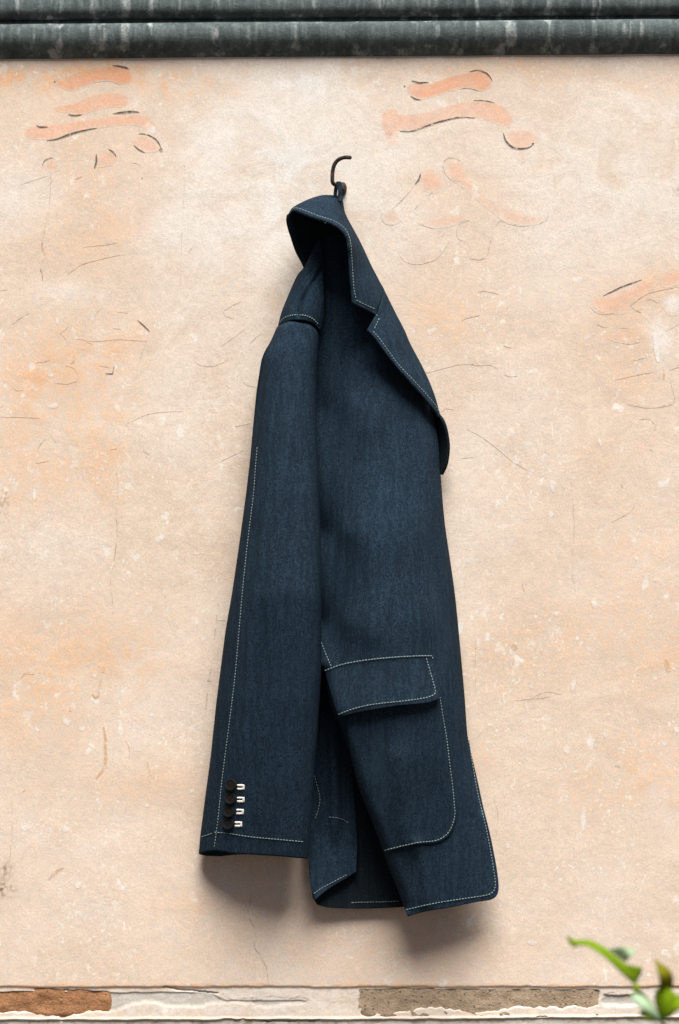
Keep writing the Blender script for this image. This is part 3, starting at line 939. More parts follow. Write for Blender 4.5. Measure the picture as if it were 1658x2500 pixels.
# cracks
for pts, w, a in [
    (C([(305, 100), (295, 180), (300, 215), (290, 350), (265, 500), (250, 600), (265, 655), (238, 740), (252, 800), (240, 920)]), 2.0, .65),
    (C([(250, 575), (248, 610), (264, 655)]), 3.2, .9), (C([(240, 740), (252, 775), (250, 805)]), 3.2, .9),
    (F([(585, 0), (592, 60), (583, 200), (588, 300), (570, 470), (553, 520), (556, 580)]), 2.6, .85), (F([(556, 580), (565, 650), (570, 740)]), 1.8, .6),
    ([(614, 2175), (609, 2239), (625, 2274), (622, 2312), (635, 2331), (646, 2353), (651, 2364), (656, 2403)], 2.6, .8),
    (F([(1096, 665), (1085, 760), (1078, 842)]), 3, .9), (F([(1062, 988), (1047, 1060), (1030, 1225)]), 2.6, .85), (F([(1040, 1050), (1060, 1056)]), 4, .9),
    (F([(60, 1650), (62, 1780), (55, 1870), (45, 1960), (5, 2040)]), 2.2, .6), (C([(1085, 0), (1085, 250), (1070, 600), (1060, 960)]), 1.6, .3),
    (F([(1095, 750), (1131, 752)]), 1.8, .7), 
    ([(1394, 1170), (1400, 1240), (1402, 1290), (1398, 1400), (1406, 1445)], 1.8, .45), ([(1207, 1950), (1216, 1990), (1212, 2040)], 2.0, .6),
    ([(1162, 1560), (1160, 1640), (1163, 1690)], 2.4, .55), ([(1494, 1275), (1535, 1252), (1550, 1236)], 2, .8), ([(1260, 1710), (1320, 1704), (1345, 1700)], 1.6, .5),
    ([(1275, 1425), (1280, 1443)], 3, .6), ([(1290, 1710), (1330, 1690), (1372, 1695)], 1.5, .4),
]:
    ink(pts, w, a, 'crack', 'crack', 0.7, 1.2)
for pts, w, a in [
    (F([(520, 1285), (528, 1330), (529, 1380), (530, 1440), (522, 1490), (484, 1542)]), 8, .75), (F([(520, 985), (513, 1012)]), 6, .85), (F([(506, 1045), (496, 1115)]), 6, .5),
    (F([(462, 1120), (480, 1140), (500, 1125)]), 4, .8), (F([(243, 2052), (280, 2012), (318, 1990)]), 6, .7), (F([(630, 1350), (648, 1390), (652, 1440)]), 3, .5),
    (F([(348, 1195), (356, 1205)]), 6, .7), (F([(110, 1605), (130, 1600)]), 4, .5), (F([(105, 1040), (130, 1015), (170, 1020)]), 4, .5), (F([(740, 1460), (755, 1530)]), 5, .4),
    ([(1625, 1610), (1634, 1640)], 12, .5), ([(1500, 1866), (1515, 1870)], 8, .5), ([(1250, 1575), (1262, 1585)], 12, .5), ([(1516, 1181), (1520, 1190)], 4, .8),
]:
    ink(pts, w, a, 'rust_shade', 'rust_stain', 0.7, 1.0)
for x, y, w, h in [(1351, 1185, 9, 20), (1345, 1255, 8, 14), (1452, 1470, 11, 17), (1358, 1497, 8, 9), (1600, 1416, 7, 5), (1509, 1457, 7, 5), (1555, 1363, 7, 6), (1308, 1505, 6, 8), (1410, 1558, 6, 7), (1400, 1670, 9, 18),
                   (1297, 1677, 6, 7), (1601, 1655, 8, 7), (1645, 1632, 7, 6), (1652, 1780, 7, 12), (1623, 1815, 9, 7), (1424, 2000, 9, 36), (1240, 2065, 8, 10), (1385, 1830, 14, 14), (1300, 2300, 14, 12),
                   (1248, 1590, 6, 10), (1159, 1655, 6, 7), (162, 1760, 16, 14), (232, 1648, 9, 9), (200, 1778, 12, 10), (370, 1745, 10, 7), (85, 1205, 6, 20), (130, 990, 16, 10), (125, 915, 9, 7), (160, 2020, 14, 14), (190, 2160, 12, 12),
                   (60, 2020, 14, 12), (470, 1930, 10, 8), (140, 783, 4, 14), (360, 1965, 8, 8), (300, 1370, 6, 10), (340, 1830, 9, 5), (480, 1350, 10, 5)]:
    n = 9
    ph = random.random() * 6
    poly = [(x + w * math.cos(2 * math.pi * k / n + ph) * random.uniform(.6, 1.1), y + h * math.sin(2 * math.pi * k / n + ph) * random.uniform(.6, 1.1)) for k in range(n)]
    paint(poly, 'white_chip', 0.7, min(w, h) * .5, 'lime_chip', 4, 0.00012)

# ------------------------------------------------------------------ cornice over the wall
def sweep(name, prof, parent, mat, seed):
    """extrudes a profile (py, depth) along the wall, with a hand-run waviness"""
    prof = smooth_line(prof, 2.5, False, 50)
    xs = np.concatenate([[-8, -2, -0.8], np.arange(-0.46, 0.461, 0.006), [0.8, 2, 8]])
    n, m = len(prof), len(xs)
    wob = 1.4 * value_noise(xs * 9 + 3, seed, 3); wd = 0.0012 * value_noise(xs * 14 + 9, seed + 1, 4)
    tilt = -12.0 / 1658
    px = xs / S + 829
    PXX = px[None] + 0 * prof[:, :1]
    PYY = prof[:, :1] + (wob + tilt * (px - 829))[None]
    DD = prof[:, 1:] + np.where(prof[:, 1:] > 0.004, wd[None], 0)
    co = np.stack([np.broadcast_to(xs, PYY.shape), -DD, ZC + (1250 - PYY) * S], -1).reshape(-1, 3)
    me = mesh_from(co, grid_faces(m, n))
    bm = bmesh.new(); bm.from_mesh(me)
    bmesh.ops.recalc_face_normals(bm, faces=bm.faces)
    bm.faces.ensure_lookup_table()
    mid = min(bm.faces, key=lambda f: f.calc_center_median().y)
    if mid.normal.y > 0: bmesh.ops.reverse_faces(bm, faces=bm.faces)
    bm.to_mesh(me); bm.free()
    return link(name, me, mat, parent)


corn = empty('cornice', (0, 0, ZC + (1250 - 136) * S), 'dark grey weathered cement cornice with two rolls along the top of the wall', 'cornice')
roll = [(140, -0.01), (138, 0.0005), (128, 0.0055), (116, 0.0105), (104, 0.0142), (92, 0.0160), (80, 0.0162), (70, 0.0152), (62, 0.0128), (57, 0.009), (54, 0.003), (46, 0.001), (42, -0.01)]
sweep('lower_roll', roll, corn, M['cement'], 71)
roll2 = [(47, -0.01), (45, 0.004), (41, 0.009), (34, 0.0125), (25, 0.0145), (12, 0.0150), (-4, 0.0140), (-18, 0.012), (-28, 0.005), (-32, -0.01)]
sweep('upper_roll', roll2, corn, M['cement'], 75)
sweep('coping', [(-29, -0.01), (-31, 0.004), (-40, 0.003), (-70, 0.002), (-80, -0.02), (-84, -0.25)], corn, M['cement'], 79)

# ------------------------------------------------------------------ iron hook
hook = empty('wall_hook', V(838, 462, 0), 'bent rusty iron hook driven into the wall above the navy jacket', 'hook')
path = [(832, 459, 0.004), (829, 456, 0.018), (822, 453, 0.030), (815, 449, 0.036), (812, 444, 0.038), (811.5, 434, 0.038), (812.5, 418, 0.038), (815.5, 405, 0.039), (821, 395, 0.040), (830, 388, 0.042), (841, 384.5, 0.044), (850, 384.5, 0.046), (856, 385, 0.047), (858.5, 385.5, 0.0472)]
q = smooth_line(path, 2.0, False, 80)
rad = np.full(len(q), 4.9 * S * 0.98) * (1 + 0.06 * value_noise(np.arange(len(q)) / 3.0, 81))
rad[-1] *= 0.55; rad[-2] *= 0.9; rad[:6] *= 1.25
link('hook_rod', tube_mesh(P(q[:, 0], q[:, 1], q[:, 2]), rad, 14), M['iron'], hook)
# the nail head it comes out of: a worn round boss
nu, nv = 28, 9
co = []
for j in range(nv):
    a = j / (nv - 1) * math.pi / 2
    for i in range(nu):
        w = 2 * math.pi * i / nu
        r = 1 + 0.09 * value_noise(np.array([i * 0.5 + j]), 83)[0]
        co.append(P(836 + 11.5 * math.cos(w) * math.cos(a) * r, 461 + 17 * math.sin(w) * math.cos(a) * r, -0.003 + 0.012 * math.sin(a) * r))
f = grid_faces(nu, nv).tolist() + [[j * nu + nu - 1, j * nu, (j + 1) * nu, (j + 1) * nu + nu - 1] for j in range(nv - 1)]
me = mesh_from(np.array(co), np.array(f))
bm = bmesh.new(); bm.from_mesh(me); bmesh.ops.remove_doubles(bm, verts=bm.verts, dist=1e-5); bmesh.ops.recalc_face_normals(bm, faces=bm.faces); bm.to_mesh(me); bm.free()
link('boss', me, M['iron'], hook)

# ------------------------------------------------------------------ the jacket
jacket = empty('jacket', V(828, 452, 0.03), 'dark navy jacket with white topstitching hanging by its collar loop from the iron hook', 'jacket')
CL = M['cloth']

# back of the jacket, against the wall
back_out = [(826, 490), (775, 590), (700, 775), (668, 880), (652, 1100), (645, 1500), (650, 1850), (735, 1930), (757, 2100), (761, 2160), (764, 2192), (775, 2209), (798, 2215), (846, 2218), (909, 2218), (986, 2214), (1090, 2203), (1120, 2150), (1118, 1900), (1100, 1600), (1062, 1250), (1052, 1100), (935, 800), (862, 600)]
back_d = tps([(826, 490, .012), (775, 620, .012), (680, 900, .010), (1000, 1000, .010), (800, 1200, .010), (1050, 1500, .010), (650, 1700, .010), (850, 1700, .008), (820, 2000, .008), (764, 2192, .020), (850, 2218, .014), (980, 2214, .014), (1090, 2200, .012), (1110, 1900, .014), (930, 2050, .008)])
bk = panel('back_panel', back_out, back_d, M['cloth_shaded'], jacket, 14)
stitches([[(858, 2204), (880, 2203), (930, 2202), (975, 2200)]], back_d, bk)

# far front panel seen inside, with its own fold, pocket line and stitched edge
fr_out = [(742, 1500), (835, 1500), (848, 1700), (862, 1900), (872, 2050), (870, 2128), (845, 2144), (800, 2172), (768, 2198), (757, 2150), (750, 2000), (742, 1800)]
fr0 = tps([(742, 1500, .020), (835, 1500, .014), (742, 1800, .018), (790, 1800, .014), (860, 1850, .012), (750, 2000, .020), (800, 2000, .016), (868, 2060, .016), (768, 2190, .030), (845, 2140, .024)])
def fr_d(px, py):
    px = np.asarray(px, float); py = np.asarray(py, float)
    c = 812 + (py - 1750) * 0.025
    w = sstep(1600, 1800, py) * sstep(2078, 2000, py)
    return fr0(px, py) + 0.010 * w * np.exp(-((px - c) / 16.0) ** 2)
fr = panel('far_front_panel', fr_out, fr_d, CL, jacket, 6)
stitches([[(767, 1893), (775, 1920), (781, 1950), (777, 1977), (768, 2004)], [(803, 1995), (818, 1996), (834, 2000), (852, 2010)], [(766, 2182), (790, 2166), (820, 2150), (853, 2132)]], fr_d, fr, width=0.9)

# front panel
sil = [(934, 700), (969, 770), (1001, 837), (1030, 915), (1050, 985), (1064, 1035), (1071, 1076), (1074, 1115), (1076, 1159), (1079, 1200), (1086, 1276), (1097, 1353), (1111, 1452), (1124, 1583), (1134, 1694), (1142, 1797), (1152, 1844), (1168, 1914), (1180, 1970), (1194, 2025), (1203, 2067), (1212, 2115), (1217, 2152), (1217, 2175), (1211, 2189), (1197, 2197)]
hem = [(1165, 2202), (1101, 2215), (1037, 2226), (995.6, 2237.5)]
fold = [(986, 2214), (970, 2169), (957, 2137), (938, 2086), (922, 2041), (903, 1993), (884, 1946), (868, 1900), (852, 1838), (836, 1787), (823, 1757), (813, 1740), (800, 1690), (790, 1640)]
front_out = sil + hem + fold + [(775, 1600), (752, 1540), (746, 1300), (746, 1000), (750, 800), (765, 690), (785, 600), (800, 560), (845, 560), (890, 620)]
f0 = tps([(785, 600, .035), (830, 620, .036), (900, 640, .028), (770, 750, .036), (800, 800, .036), (860, 760, .044), (930, 760, .036),
          (750, 1000, .030), (785, 1000, .029), (870, 1000, .060), (960, 1000, .058), (1040, 1010, .040),
          (750, 1300, .035), (785, 1300, .036), (850, 1300, .076), (940, 1300, .090), (1040, 1300, .070), (1080, 1300, .046),
          (750, 1520, .044), (785, 1520, .046), (850, 1520, .088), (940, 1520, .102), (1050, 1520, .082), (1110, 1520, .048),
          (795, 1650, .072), (850, 1680, .090), (950, 1680, .099), (1060, 1680, .080), (1128, 1680, .048),
          (823, 1757, .082), (868, 1900, .080), (930, 1850, .088), (1000, 1850, .088), (1080, 1850, .070), (1140, 1850, .046),
          (938, 2086, .064), (1000, 2050, .068), (1090, 2050, .056), (1180, 2050, .042), (995, 2237, .050), (1060, 2200, .052), (1140, 2180, .046), (1205, 2180, .040)])
f1 = rounded(f0, sil[:19], 30, 0.022)
f2 = rounded(f1, fold, 26, 0.016)
f3 = ridge(f2, [(1020, 2060), (1035, 2130), (1045, 2210)], 0.004, 16)
f4 = ridge(f3, [(900, 1050), (905, 1300), (915, 1550)], 0.002, 26)
f5 = ridge(f4, [(1149, 1851), (1152, 1910), (1155, 1985)], 0.0028, 4.5)
f6 = ridge(f5, [(965, 1850), (985, 1980), (1000, 2050)], 0.0035, 30)
def front_d(px, py):
    px = np.asarray(px, float); py = np.asarray(py, float)
    return f6(px, py) + 0.0012 * noise2(px / 70 + 20, py / 260, 90, 3)
front = panel('front_panel', front_out, front_d, CL, jacket, 8)
stitches([[(784.4, 1568), (797, 1600), (810, 1630)],
          [(1145, 1806), (1156, 1879), (1168, 1944), (1184, 2009), (1196.5, 2070), (1206, 2127), (1209.5, 2160), (1207, 2174), (1198, 2182), (1180, 2187), (1133, 2194), (1069, 2204), (1030, 2212), (989, 2222)]], front_d, front)

# patch pocket and its flap
pk_d = lambda x, y: front_d(x, y) + 0.0022
pk_out = [(852, 1726), (1078, 1698), (1086, 1748), (1096, 1806), (1103, 1860), (1111, 1924), (1115.5, 1972), (1116, 1990), (1112, 2009), (1102, 2033), (1087, 2048), (1067, 2057.5), (1021, 2062), (989, 2068.5), (940, 2081), (922, 2041), (903, 1993), (884, 1946), (868, 1900), (854, 1838), (846, 1787)]
pk = panel('pocket', pk_out, pk_d, CL, jacket, 8, 0.0016)
stitches([[(1074, 1701), (1081.7, 1749), (1091, 1806), (1097.6, 1860), (1105.6, 1924), (1110, 1972), (1111, 1987), (1107, 2006), (1099, 2026), (1085, 2042), (1065, 2052), (1021, 2057), (989, 2063.7), (935, 2077)]], pk_d, pk)
fl_top = [(791.5, 1639), (833, 1624), (877.6, 1615), (925, 1609), (973, 1605), (1021, 1602.5), (1054.6, 1602)]
fl_out = fl_top + [(1060, 1620), (1069, 1653), (1076, 1683), (1077.5, 1696), (1072, 1705), (1058, 1712), (1037, 1717), (973, 1723), (909.5, 1733), (861.6, 1742), (826, 1752), (815, 1722), (803, 1680)]
def fl_d(px, py):
    px = np.asarray(px, float); py = np.asarray(py, float)
    top = np.interp(px, [p[0] for p in fl_top], [p[1] for p in fl_top])
    t = np.clip((py - top) / 112.0, 0, 1)
    return front_d(px, py) + 0.003 + 0.0095 * t ** 1.3
fl = panel('pocket_flap', fl_out, fl_d, CL, jacket, 6, 0.0024)
stitches([[(791.5, 1638), (833, 1623), (877.6, 1614), (925, 1608), (973, 1604), (1021, 1601.5), (1054.6, 1601), (1058, 1612)]], lambda x, y: front_d(x, y) + 0.0036, fl, width=1.15)
stitches([[(1041, 1607), (1052, 1645), (1063, 1685), (1063.5, 1691), (1058, 1697), (1037, 1704), (989, 1711), (909.5, 1720), (861.6, 1731), (825, 1745)]], fl_d, fl, width=1.1)

# sleeve
xl = interp([(770, 690), (796, 677), (829, 663), (842, 656), (856, 647), (879, 638), (955, 626.5), (1035, 618.5), (1108, 612), (1200, 601.5), (1315, 586), (1445, 567), (1540, 550.5), (1719, 527.6), (1850, 514), (1946, 501), (2040, 489), (2100, 484)])
xr = interp([(770, 779), (812, 781), (828, 780), (879, 776), (923, 773), (987, 772), (1051, 774), (1200, 780), (1400, 786), (1650, 784), (1787, 775), (1900, 766), (2054, 757), (2100, 751)])
seam_t = [(796, 676), (829, 663.5), (842, 658), (869, 650), (907, 647), (971, 645), (1032, 639), (1092, 631), (1146, 626.5), (1200, 622.7), (1326, 607.4), (1414, 598), (1525, 588), (1632, 578.7), (1694, 572), (1850, 552), (1914, 544), (1978, 537.7), (2035, 531), (2072, 525.5), (2100, 521)]
seam = interp(seam_t)
dmid = interp([(770, .040), (900, .045), (1200, .054), (1450, .060), (1700, .052), (1900, .040), (2100, .028)])
bulge = interp([(770, .026), (800, .029), (850, .034), (950, .037), (1200, .042), (1450, .044), (1800, .040), (2000, .036), (2100, .033)])
tilt_f = interp([(770, 0), (1000, .004), (1500, .012), (2100, .016)])


def sleeve_front(px, py):
    px = np.asarray(px, float); py = np.asarray(py, float)
    l, r = xl(py), xr(py)
    t = np.clip((2 * px - l - r) / (r - l), -1, 1)
    d = dmid(py) + tilt_f(py) * t + bulge(py) * (1 - np.abs(t) ** 2.5) ** (1 / 2.1)
    s = px - seam(py)
    stepd = np.interp(py, [796, 850, 1000, 1100, 1250, 2100], [0.0, 0.016, 0.012, 0.006, 0.0022, 0.0016])
    d = d - stepd * (1 - sstep(-2.5, 1.5, s))
    # soft lengthwise folds and a little hand-pressed unevenness
    d = d + 0.0025 * np.exp(-((px - (seam(py) + 26 + 4 * np.sin(py / 90.0))) / 9.0) ** 2) * sstep(1150, 1350, py) * sstep(1850, 1600, py)
    d = d - 0.0030 * np.exp(-((px - (seam(py) + 52)) / 14.0) ** 2) * sstep(1300, 1500, py) * sstep(1850, 1650, py)
    d = d + 0.0018 * noise2(px / 60 + 3, py / 240, 91, 3)
    return d


NU, NV = 190, 300
th = np.linspace(-1, 1, NU)
tau = np.sin(th * math.pi / 2) * 0.75 + th * 0.25
vv = np.linspace(0, 1, NV)[:, None]


def sleeve_rows(ytop, ybot):
    y = ytop[None] + (ybot - ytop)[None] * vv
    l, r = xl(y), xr(y)
    return (l + r) / 2 + (r - l) / 2 * tau[None], y


ytop = 779.5 + np.where(tau > 0, 32, 19) * np.abs(tau) ** 2.6
ybF = np.interp(tau, [-1, -.85, -.68, -.5, -.35, -.1, .5, 1], [2085, 2079, 2077, 2081, 2085, 2086, 2091, 2097])
ybB = np.interp(tau, [-1, -.85, -.6, -.35, 0, 1], [2085, 2089, 2090, 2086, 2084, 2094])
xf, yf = sleeve_rows(ytop, ybF)
df = sleeve_front(xf, yf)
df -= 0.006 * np.exp(-(vv / 0.004) ** 2)               # tucked under the shoulder seam
xb, yb = sleeve_rows(ytop, ybB)
tb = tau[None]
db = dmid(yb) + tilt_f(yb) * tb - np.minimum(0.030, bulge(yb)) * (1 - np.abs(tb) ** 2.5) ** (1 / 2.1)
db = np.maximum(db, 0.006)
db[:, 0] = df[:, 0]; db[:, -1] = df[:, -1]
xb[:, 0] = xf[:, 0]; xb[:, -1] = xf[:, -1]; yb[:, 0] = yf[:, 0]; yb[:, -1] = yf[:, -1]
co = np.concatenate([P(xf, yf, df).reshape(-1, 3), P(xb, yb, db).reshape(-1, 3)])
fa = np.concatenate([grid_faces(NU, NV, True), grid_faces(NU, NV, False) + NU * NV])
me = mesh_from(co, fa)
bm = bmesh.new(); bm.from_mesh(me)
bmesh.ops.remove_doubles(bm, verts=bm.verts, dist=1e-6)
bmesh.ops.recalc_face_normals(bm, faces=bm.faces)
bm.faces.ensure_lookup_table()
mid = min(bm.faces, key=lambda q_: q_.calc_center_median().y)
if mid.normal.y > 0: bmesh.ops.reverse_faces(bm, faces=bm.faces)
bm.to_mesh(me); bm.free()
sl = link('sleeve', me, CL, jacket)
mo = sl.modifiers.new("cloth", 'SOLIDIFY'); mo.thickness = 0.0022; mo.offset = -1
stitches([[(s, y) for y, s in [(y_, x_ - 3) for y_, x_ in seam_t if 1085 < y_ < 2080]] and [(x_ - 3, y_) for y_, x_ in seam_t if 1085 < y_ < 2080],
          [(491.5, 2043), (505, 2039), (523, 2032.5)], [(523, 2032), (558, 2035), (609.5, 2043), (673, 2049), (746, 2055.7)]], sleeve_front, sl, width=0.95)

# shoulder
sh_out = [(773, 590), (781, 587), (788, 593), (792, 620), (793, 700), (793, 774), (789, 794), (782, 806), (776, 801), (767, 791), (748, 783), (728, 781), (709, 782), (693, 788), (678, 799), (684, 773), (691, 752), (711, 704), (726, 672), (742, 652), (758, 622)]
s0 = tps([(782, 592, .044), (742, 655, .044), (711, 704, .042), (680, 795, .046), (765, 640, .054), (745, 700, .061), (730, 780, .069), (780, 650, .053), (790, 700, .055), (770, 720, .064), (792, 774, .056), (778, 800, .058), (700, 785, .058), (760, 785, .067)])
s1 = rounded(s0, [(742, 652), (726, 672), (711, 704), (691, 752), (678, 799)], 22, 0.014)
s2 = rounded(s1, [(788, 593), (792, 620), (793, 700), (793, 774), (789, 800)], 12, 0.010)
s3 = ridge(s2, [(787, 653), (770, 680), (752, 707), (738, 735), (730, 758), (729, 768)], -0.0070, 3.6)
s4 = ridge(s3, [(778, 690), (790, 720)], -0.003, 6)
sho_d = ridge(s4, [(770, 620), (750, 660), (735, 690)], 0.002, 8)
shp = panel('shoulder', sh_out, sho_d, CL, jacket, 4.5, 0.002)
stitches([[(682, 789), (693, 777), (709, 770.5), (728, 769), (748, 771), (763, 778), (773, 787), (779, 797)]], sho_d, shp, width=1.2, length=5)

# undercollar, lapel roll, collar and lapel
uc_out = [(702, 525), (700, 536), (703, 555), (711, 580), (723, 615), (734.5, 637), (743, 655), (770, 660), (800, 650), (845, 640), (848, 590), (830, 562), (777, 537), (720, 515)]
uc_d = tps([(702, 530, .058), (711, 580, .048), (743, 655, .036), (800, 650, .032), (845, 640, .026), (840, 580, .030), (777, 540, .040), (760, 600, .034)])
panel('undercollar', uc_out, uc_d, M['cloth_shaded'], jacket, 6)
lr_out = [(1046, 985), (1070, 1014), (1080, 1028), (1087, 1048), (1093, 1083), (1092, 1111), (1087, 1137), (1077, 1159), (1073, 1156), (1069, 1120), (1064, 1076), (1054, 1030)]
lr_d = tps([(1046, 985, .020), (1080, 1028, .032), (1093, 1083, .030), (1087, 1137, .026), (1075, 1159, .020), (1064, 1076, .012), (1054, 1030, .012)])
panel('lapel_roll', lr_out, lr_d, M['cloth_shaded'], jacket, 4, 0.003)

silc = [(841, 513, .022), (844.5, 524, .022), (857, 548, .024), (873, 577, .025), (889, 609, .027), (905, 644, .028), (921, 676, .029), (937, 704, .030)]
sill = [(937, 704, .030), (953, 743, .031), (969, 770, .031), (988, 806, .031), (1001, 837, .031), (1033, 898, .031), (1058, 955, .032), (1074, 1009, .034)]
rim = [(704, 522, .063), (710, 514, .066), (718.6, 512, .070), (736, 518, .080), (757, 526, .090), (777.5, 533, .097), (797, 539, .101), (812, 545, .102), (827, 553, .102), (838, 563, .101), (846, 575, .100), (852, 592, .097), (855, 620, .094), (857, 660, .092), (859.5, 705, .090), (862, 740, .088)]
crest = [(835, 481, .020), (822, 477, .024), (805, 476, .028), (787, 476, .034), (775, 479, .038), (762, 483, .042), (750, 487.5, .046), (736, 494, .052), (723, 501, .057), (712, 509, .061)]
notch_in = (920, 766, .066)
lap = [(897, 805, .078), (914, 822, .079), (927, 840, .079), (962, 885, .074), (1001, 930, .067), (1033, 965, .058), (1058, 997, .048), (1075, 1019, .037)]
col_d0 = tps(crest + rim + silc + sill + lap + [notch_in, (862, 742, .088), (800, 505, .075), (770, 505, .070), (835, 525, .060), (860, 600, .085), (890, 690, .072), (900, 720, .072), (910, 745, .070), (960, 830, .064), (940, 790, .064), (1010, 910, .056)])
silline = [p[:2] for p in silc + sill[1:]]
col_d1 = rounded(col_d0, [p[:2] for p in crest], 20, 0.012)
col_d2 = rounded(col_d1, silline, 14, 0.006)
col_d3 = ridge(col_d2, [(921, 763), (929, 738), (938, 715)], -0.0022, 2.0)
col_d = ridge(col_d3, [(835, 525), (845, 570), (868, 640)], 0.0015, 12)
cp = panel('collar', [p[:2] for p in crest[::-1]] + [(839, 500)] + [p[:2] for p in silc] + [(930, 735), (922, 757), (920, 766)] + [(918, 768)] + [p[:2] for p in rim[::-1]], col_d, CL, jacket, 5, 0.0026)
stitches([[(716, 509), (722, 507.5), (736, 511), (757, 519), (777.5, 527), (797, 533), (812, 538), (827, 546), (840, 556), (849, 569), (855.5, 590), (858.5, 620), (861, 660), (864.5, 705), (870, 733)], [(870, 733), (892, 744), (921, 757)]], col_d, cp, width=0.95)
lp = panel('lapel', [(937, 706), (930.5, 735), (923, 757), (919, 769)] + [p[:2] for p in lap] + [p[:2] for p in sill[::-1]], col_d, CL, jacket, 5, 0.0026)
stitches([[(918, 768), (926, 777)], [(926, 777), (911, 809)], [(911, 809), (927, 827), (950, 859), (975, 892), (1012, 931), (1045, 967), (1066, 993), (1072, 1006)]], col_d, lp, width=0.95)

# hanging loop over the hook: a narrow strap, front leg in sight
lo = [(818, 484, .020), (819, 470, .017), (821, 456, .018), (824, 448, .021), (827, 444.5, .026), (829, 447, .031), (830, 456, .034), (831, 468, .036), (831, 480, .036), (829, 492, .038)]
q = smooth_line(lo, 1.5, False, 90)
w = np.interp(np.arange(len(q)), [0, len(q) * .45, len(q)], [3.6, 4.6, 6.0])
co = np.concatenate([P(q[:, 0] - w, q[:, 1], q[:, 2]), P(q[:, 0] + w, q[:, 1], q[:, 2] + 0.001)])
n = len(q)
me = mesh_from(co, grid_faces(n, 2))
lpo = link('hanging_loop', me, CL, jacket)
mo = lpo.modifiers.new("cloth", 'SOLIDIFY'); mo.thickness = 0.0016; mo.offset = 0

# cuff buttons and buttonholes
def button(px, py, r):
    d0 = float(sleeve_front(np.array([px]), np.array([py]))[0])
    prof = [(0, .0026), (.35, .0025), (.60, .0024), (.72, .0026), (.84, .0031), (.94, .0029), (1.0, .0018), (.98, .0012), (.8, -.0004)]
    nn = 32
    co, fc = [], []
    dx = (float(sleeve_front(np.array([px + 8.]), np.array([py]))[0]) - float(sleeve_front(np.array([px - 8.]), np.array([py]))[0])) / 16
    for rr, h in prof:
        for k in range(nn):
            a = 2 * math.pi * k / nn
            ox, oy = r * rr * math.cos(a), r * rr * math.sin(a)
            co.append(P(px + ox, py + oy, d0 + dx * ox + h + 0.00007 * oy))
    for j in range(len(prof) - 1):
        for k in range(nn):
            k2 = (k + 1) % nn
            fc.append((j * nn + k, (j + 1) * nn + k, (j + 1) * nn + k2, j * nn + k2))
    me = mesh_from(np.array(co), np.array(fc))
    bm = bmesh.new(); bm.from_mesh(me); bmesh.ops.remove_doubles(bm, verts=bm.verts, dist=1e-6); bmesh.ops.recalc_face_normals(bm, faces=bm.faces)
    bm.faces.ensure_lookup_table()
    mid = min(bm.faces, key=lambda q_: q_.calc_center_median().y)
    if mid.normal.y > 0: bmesh.ops.reverse_faces(bm, faces=bm.faces)
    bm.to_mesh(me); bm.free()
    return link('button', me, M['button'], jacket)


for px, py in [(563, 1916), (562, 1949), (558, 1981), (556.5, 2011)]:
    button(px, py, 14.5)
for px, py in [(588, 1922), (588, 1952.5), (586, 1982), (582, 2012.5)]:
    bm = bmesh.new()
    for (x0, y0, x1, y1, hh) in [(px - 9, py - 4.4, px + 5, py - 4.4, 2.7), (px - 9, py + 4.2, px + 5, py + 4.2, 2.9), (px + 6.5, py - 6.5, px + 6.5, py + 6.5, 2.9)]:
        L = math.hypot(x1 - x0, y1 - y0); nx, ny = -(y1 - y0) / L, (x1 - x0) / L
        m_ = 9
        rows = []
        for i in range(m_):
            t = i / (m_ - 1); x, y = x0 + (x1 - x0) * t, y0 + (y1 - y0) * t
            e = hh * (0.75 if i in (0, m_ - 1) else random.uniform(0.88, 1.1))
            row = []
            for k, hgt in ((-1, 0), (-.7, .0010), (0, .0015), (.7, .0010), (1, 0)):
                X_, Y_ = x + nx * e * k, y + ny * e * k
                dd = float(sleeve_front(np.array([X_]), np.array([Y_]))[0]) + hgt * (0.5 if i in (0, m_ - 1) else 1)
                row.append(bm.verts.new(P(X_, Y_, dd).tolist()))
            rows.append(row)
        for i in range(m_ - 1):
            for k in range(4):
                bm.faces.new((rows[i][k], rows[i][k + 1], rows[i + 1][k + 1], rows[i + 1][k]))
    bmesh.ops.recalc_face_normals(bm, faces=bm.faces)
    me = bpy.data.meshes.new("bh"); bm.to_mesh(me); bm.free()
    link('buttonhole', me, M['bartack'], jacket)

# ------------------------------------------------------------------ leafy shoot near the camera, out of focus
DP = 0.62
plant = empty('leafy_shoot', (float(P(1606, 2500, DP)[0]), -DP, 0.0), 'young green leafy shoot standing in front of the wall at lower right', 'plant')
G = lambda pts: tr(pts, 1258, 2200, 0.2551)


def leaf(poly, base, tip, mat, curl=0.02, dd=0.0, label=None, side=0.15):
    """one leaf blade: outline, arched along its length and folded along the midrib"""
    poly = G(poly); b_, t_ = np.array(G([base])[0]), np.array(G([tip])[0])
    ax = t_ - b_; L = np.linalg.norm(ax); ax /= L
    def f(px, py):
        u = ((px - b_[0]) * ax[0] + (py - b_[1]) * ax[1]) / L
        v = (-(px - b_[0]) * ax[1] + (py - b_[1]) * ax[0])
        return DP + dd + curl * (1 - (2 * np.clip(u, 0, 1) - 1) ** 2) + 0.02 * u - np.sqrt(v * v + 9) * S * 0.45 + side * v * S + 0.55 * S * (py - b_[1])
    o = panel('leaf', poly, f, mat, plant, 6, 0.0006, inset=None, corner=60)
    if label: o['label'] = label
    return o


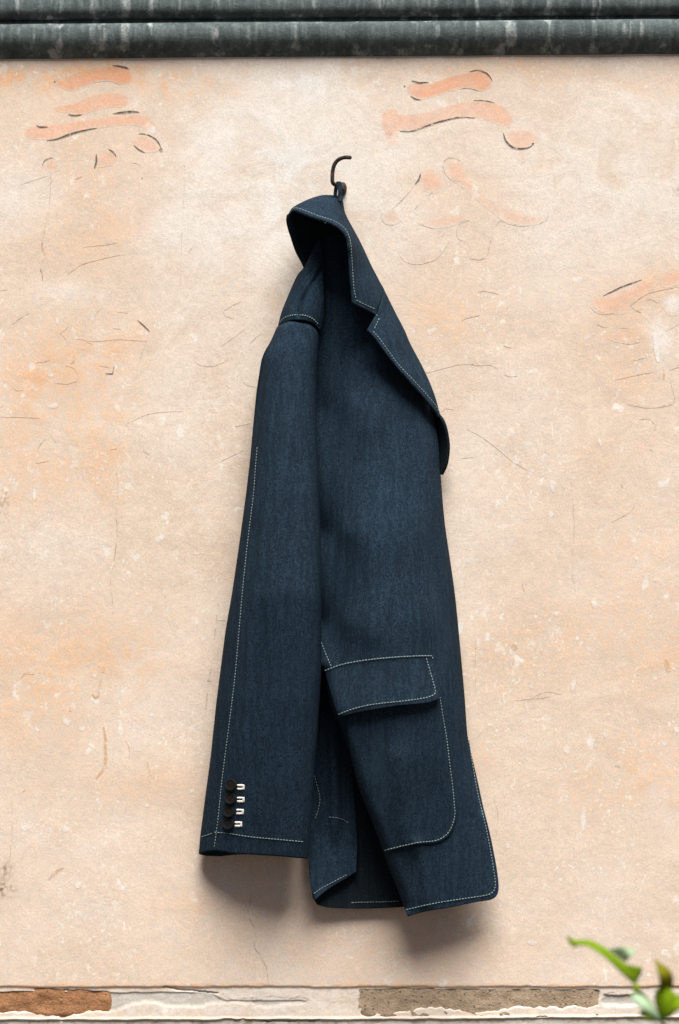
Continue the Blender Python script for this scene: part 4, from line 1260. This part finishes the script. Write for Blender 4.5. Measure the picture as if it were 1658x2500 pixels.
leaf([(1150, 800), (1085, 750), (1010, 680), (940, 610), (860, 535), (780, 480), (690, 430), (610, 420), (560, 445), (525, 410), (488, 345), (515, 335), (560, 370), (640, 368), (720, 372), (800, 410), (880, 455), (960, 520), (1040, 585), (1110, 615), (1215, 628), (1210, 690), (1180, 740)], (1150, 790), (490, 340), M['leaf'], 0.03, 0.0)
leaf([(1000, 545), (930, 490), (900, 458), (980, 440), (1070, 440), (1140, 470), (1150, 500), (1090, 540), (1060, 580), (1030, 570)], (1030, 570), (1150, 490), M['leaf_sheen'], 0.01, -0.006, 'pale leaf with painted sky sheen')
leaf([(1380, 850), (1385, 780), (1365, 680), (1335, 545), (1400, 600), (1460, 635), (1500, 690), (1515, 760), (1495, 850), (1440, 900)], (1410, 880), (1338, 550), M['leaf_olive'], 0.02, 0.004, 'olive upright leaf')
leaf([(1420, 1130), (1370, 1060), (1335, 960), (1345, 850), (1400, 820), (1470, 830), (1530, 880), (1570, 930), (1570, 1010), (1500, 1080)], (1430, 1130), (1420, 830), M['leaf'], 0.004, 0.010, None, 0.5)
leaf([(1410, 1130), (1480, 1010), (1560, 900), (1680, 850), (1720, 930), (1640, 1010), (1540, 1060), (1470, 1120)], (1410, 1130), (1700, 880), M['leaf'], 0.02, 0.006)
leaf([(1400, 1150), (1320, 1120), (1240, 1060), (1150, 970), (1090, 900), (1150, 885), (1230, 915), (1300, 980), (1370, 1080)], (1400, 1150), (1090, 895), M['leaf_sheen'], 0.015, 0.004, 'pale leaf with painted sky sheen beside the stem')
leaf([(1240, 930), (1180, 890), (1125, 850), (1130, 790), (1160, 790), (1200, 850), (1260, 910)], (1240, 930), (1145, 790), M['leaf'], 0.005, 0.0)
leaf([(1390, 1160), (1290, 1140), (1210, 1105), (1180, 1080), (1210, 1045), (1270, 1060), (1340, 1100)], (1390, 1160), (1185, 1075), M['leaf'], 0.01, 0.0)
leaf([(1420, 1180), (1340, 1230), (1250, 1320), (1190, 1400), (1270, 1400), (1370, 1320), (1430, 1230)], (1420, 1180), (1190, 1400), M['leaf'], 0.02, 0.0)
leaf([(1430, 1180), (1500, 1230), (1590, 1330), (1640, 1420), (1560, 1400), (1470, 1310)], (1430, 1180), (1640, 1420), M['leaf'], 0.02, 0.0)
q = np.array([P(*G([(1410, 1110)])[0], DP).tolist(), P(*G([(1425, 1300)])[0], DP).tolist(), P(*G([(1400, 1700)])[0], DP).tolist()])
x, y, z = q[-1]
path = [tuple(q[0]), tuple(q[1]), tuple(q[2]), (x - 0.01, y - 0.01, 0.5), (x + 0.012, y + 0.01, 0.2), (x, y, -0.02)]
link('stem', tube_mesh(path, [0.0014, 0.002, 0.0026, 0.0034, 0.004, 0.0045], 8), M['stem'], plant)
q = np.array([P(*G([a])[0], DP + 0.004).tolist() for a in [(1150, 780), (1190, 860), (1260, 930), (1340, 1040), (1408, 1130)]])
link('leaf_stalk', tube_mesh(q, 0.0011, 8), M['stem'], plant)
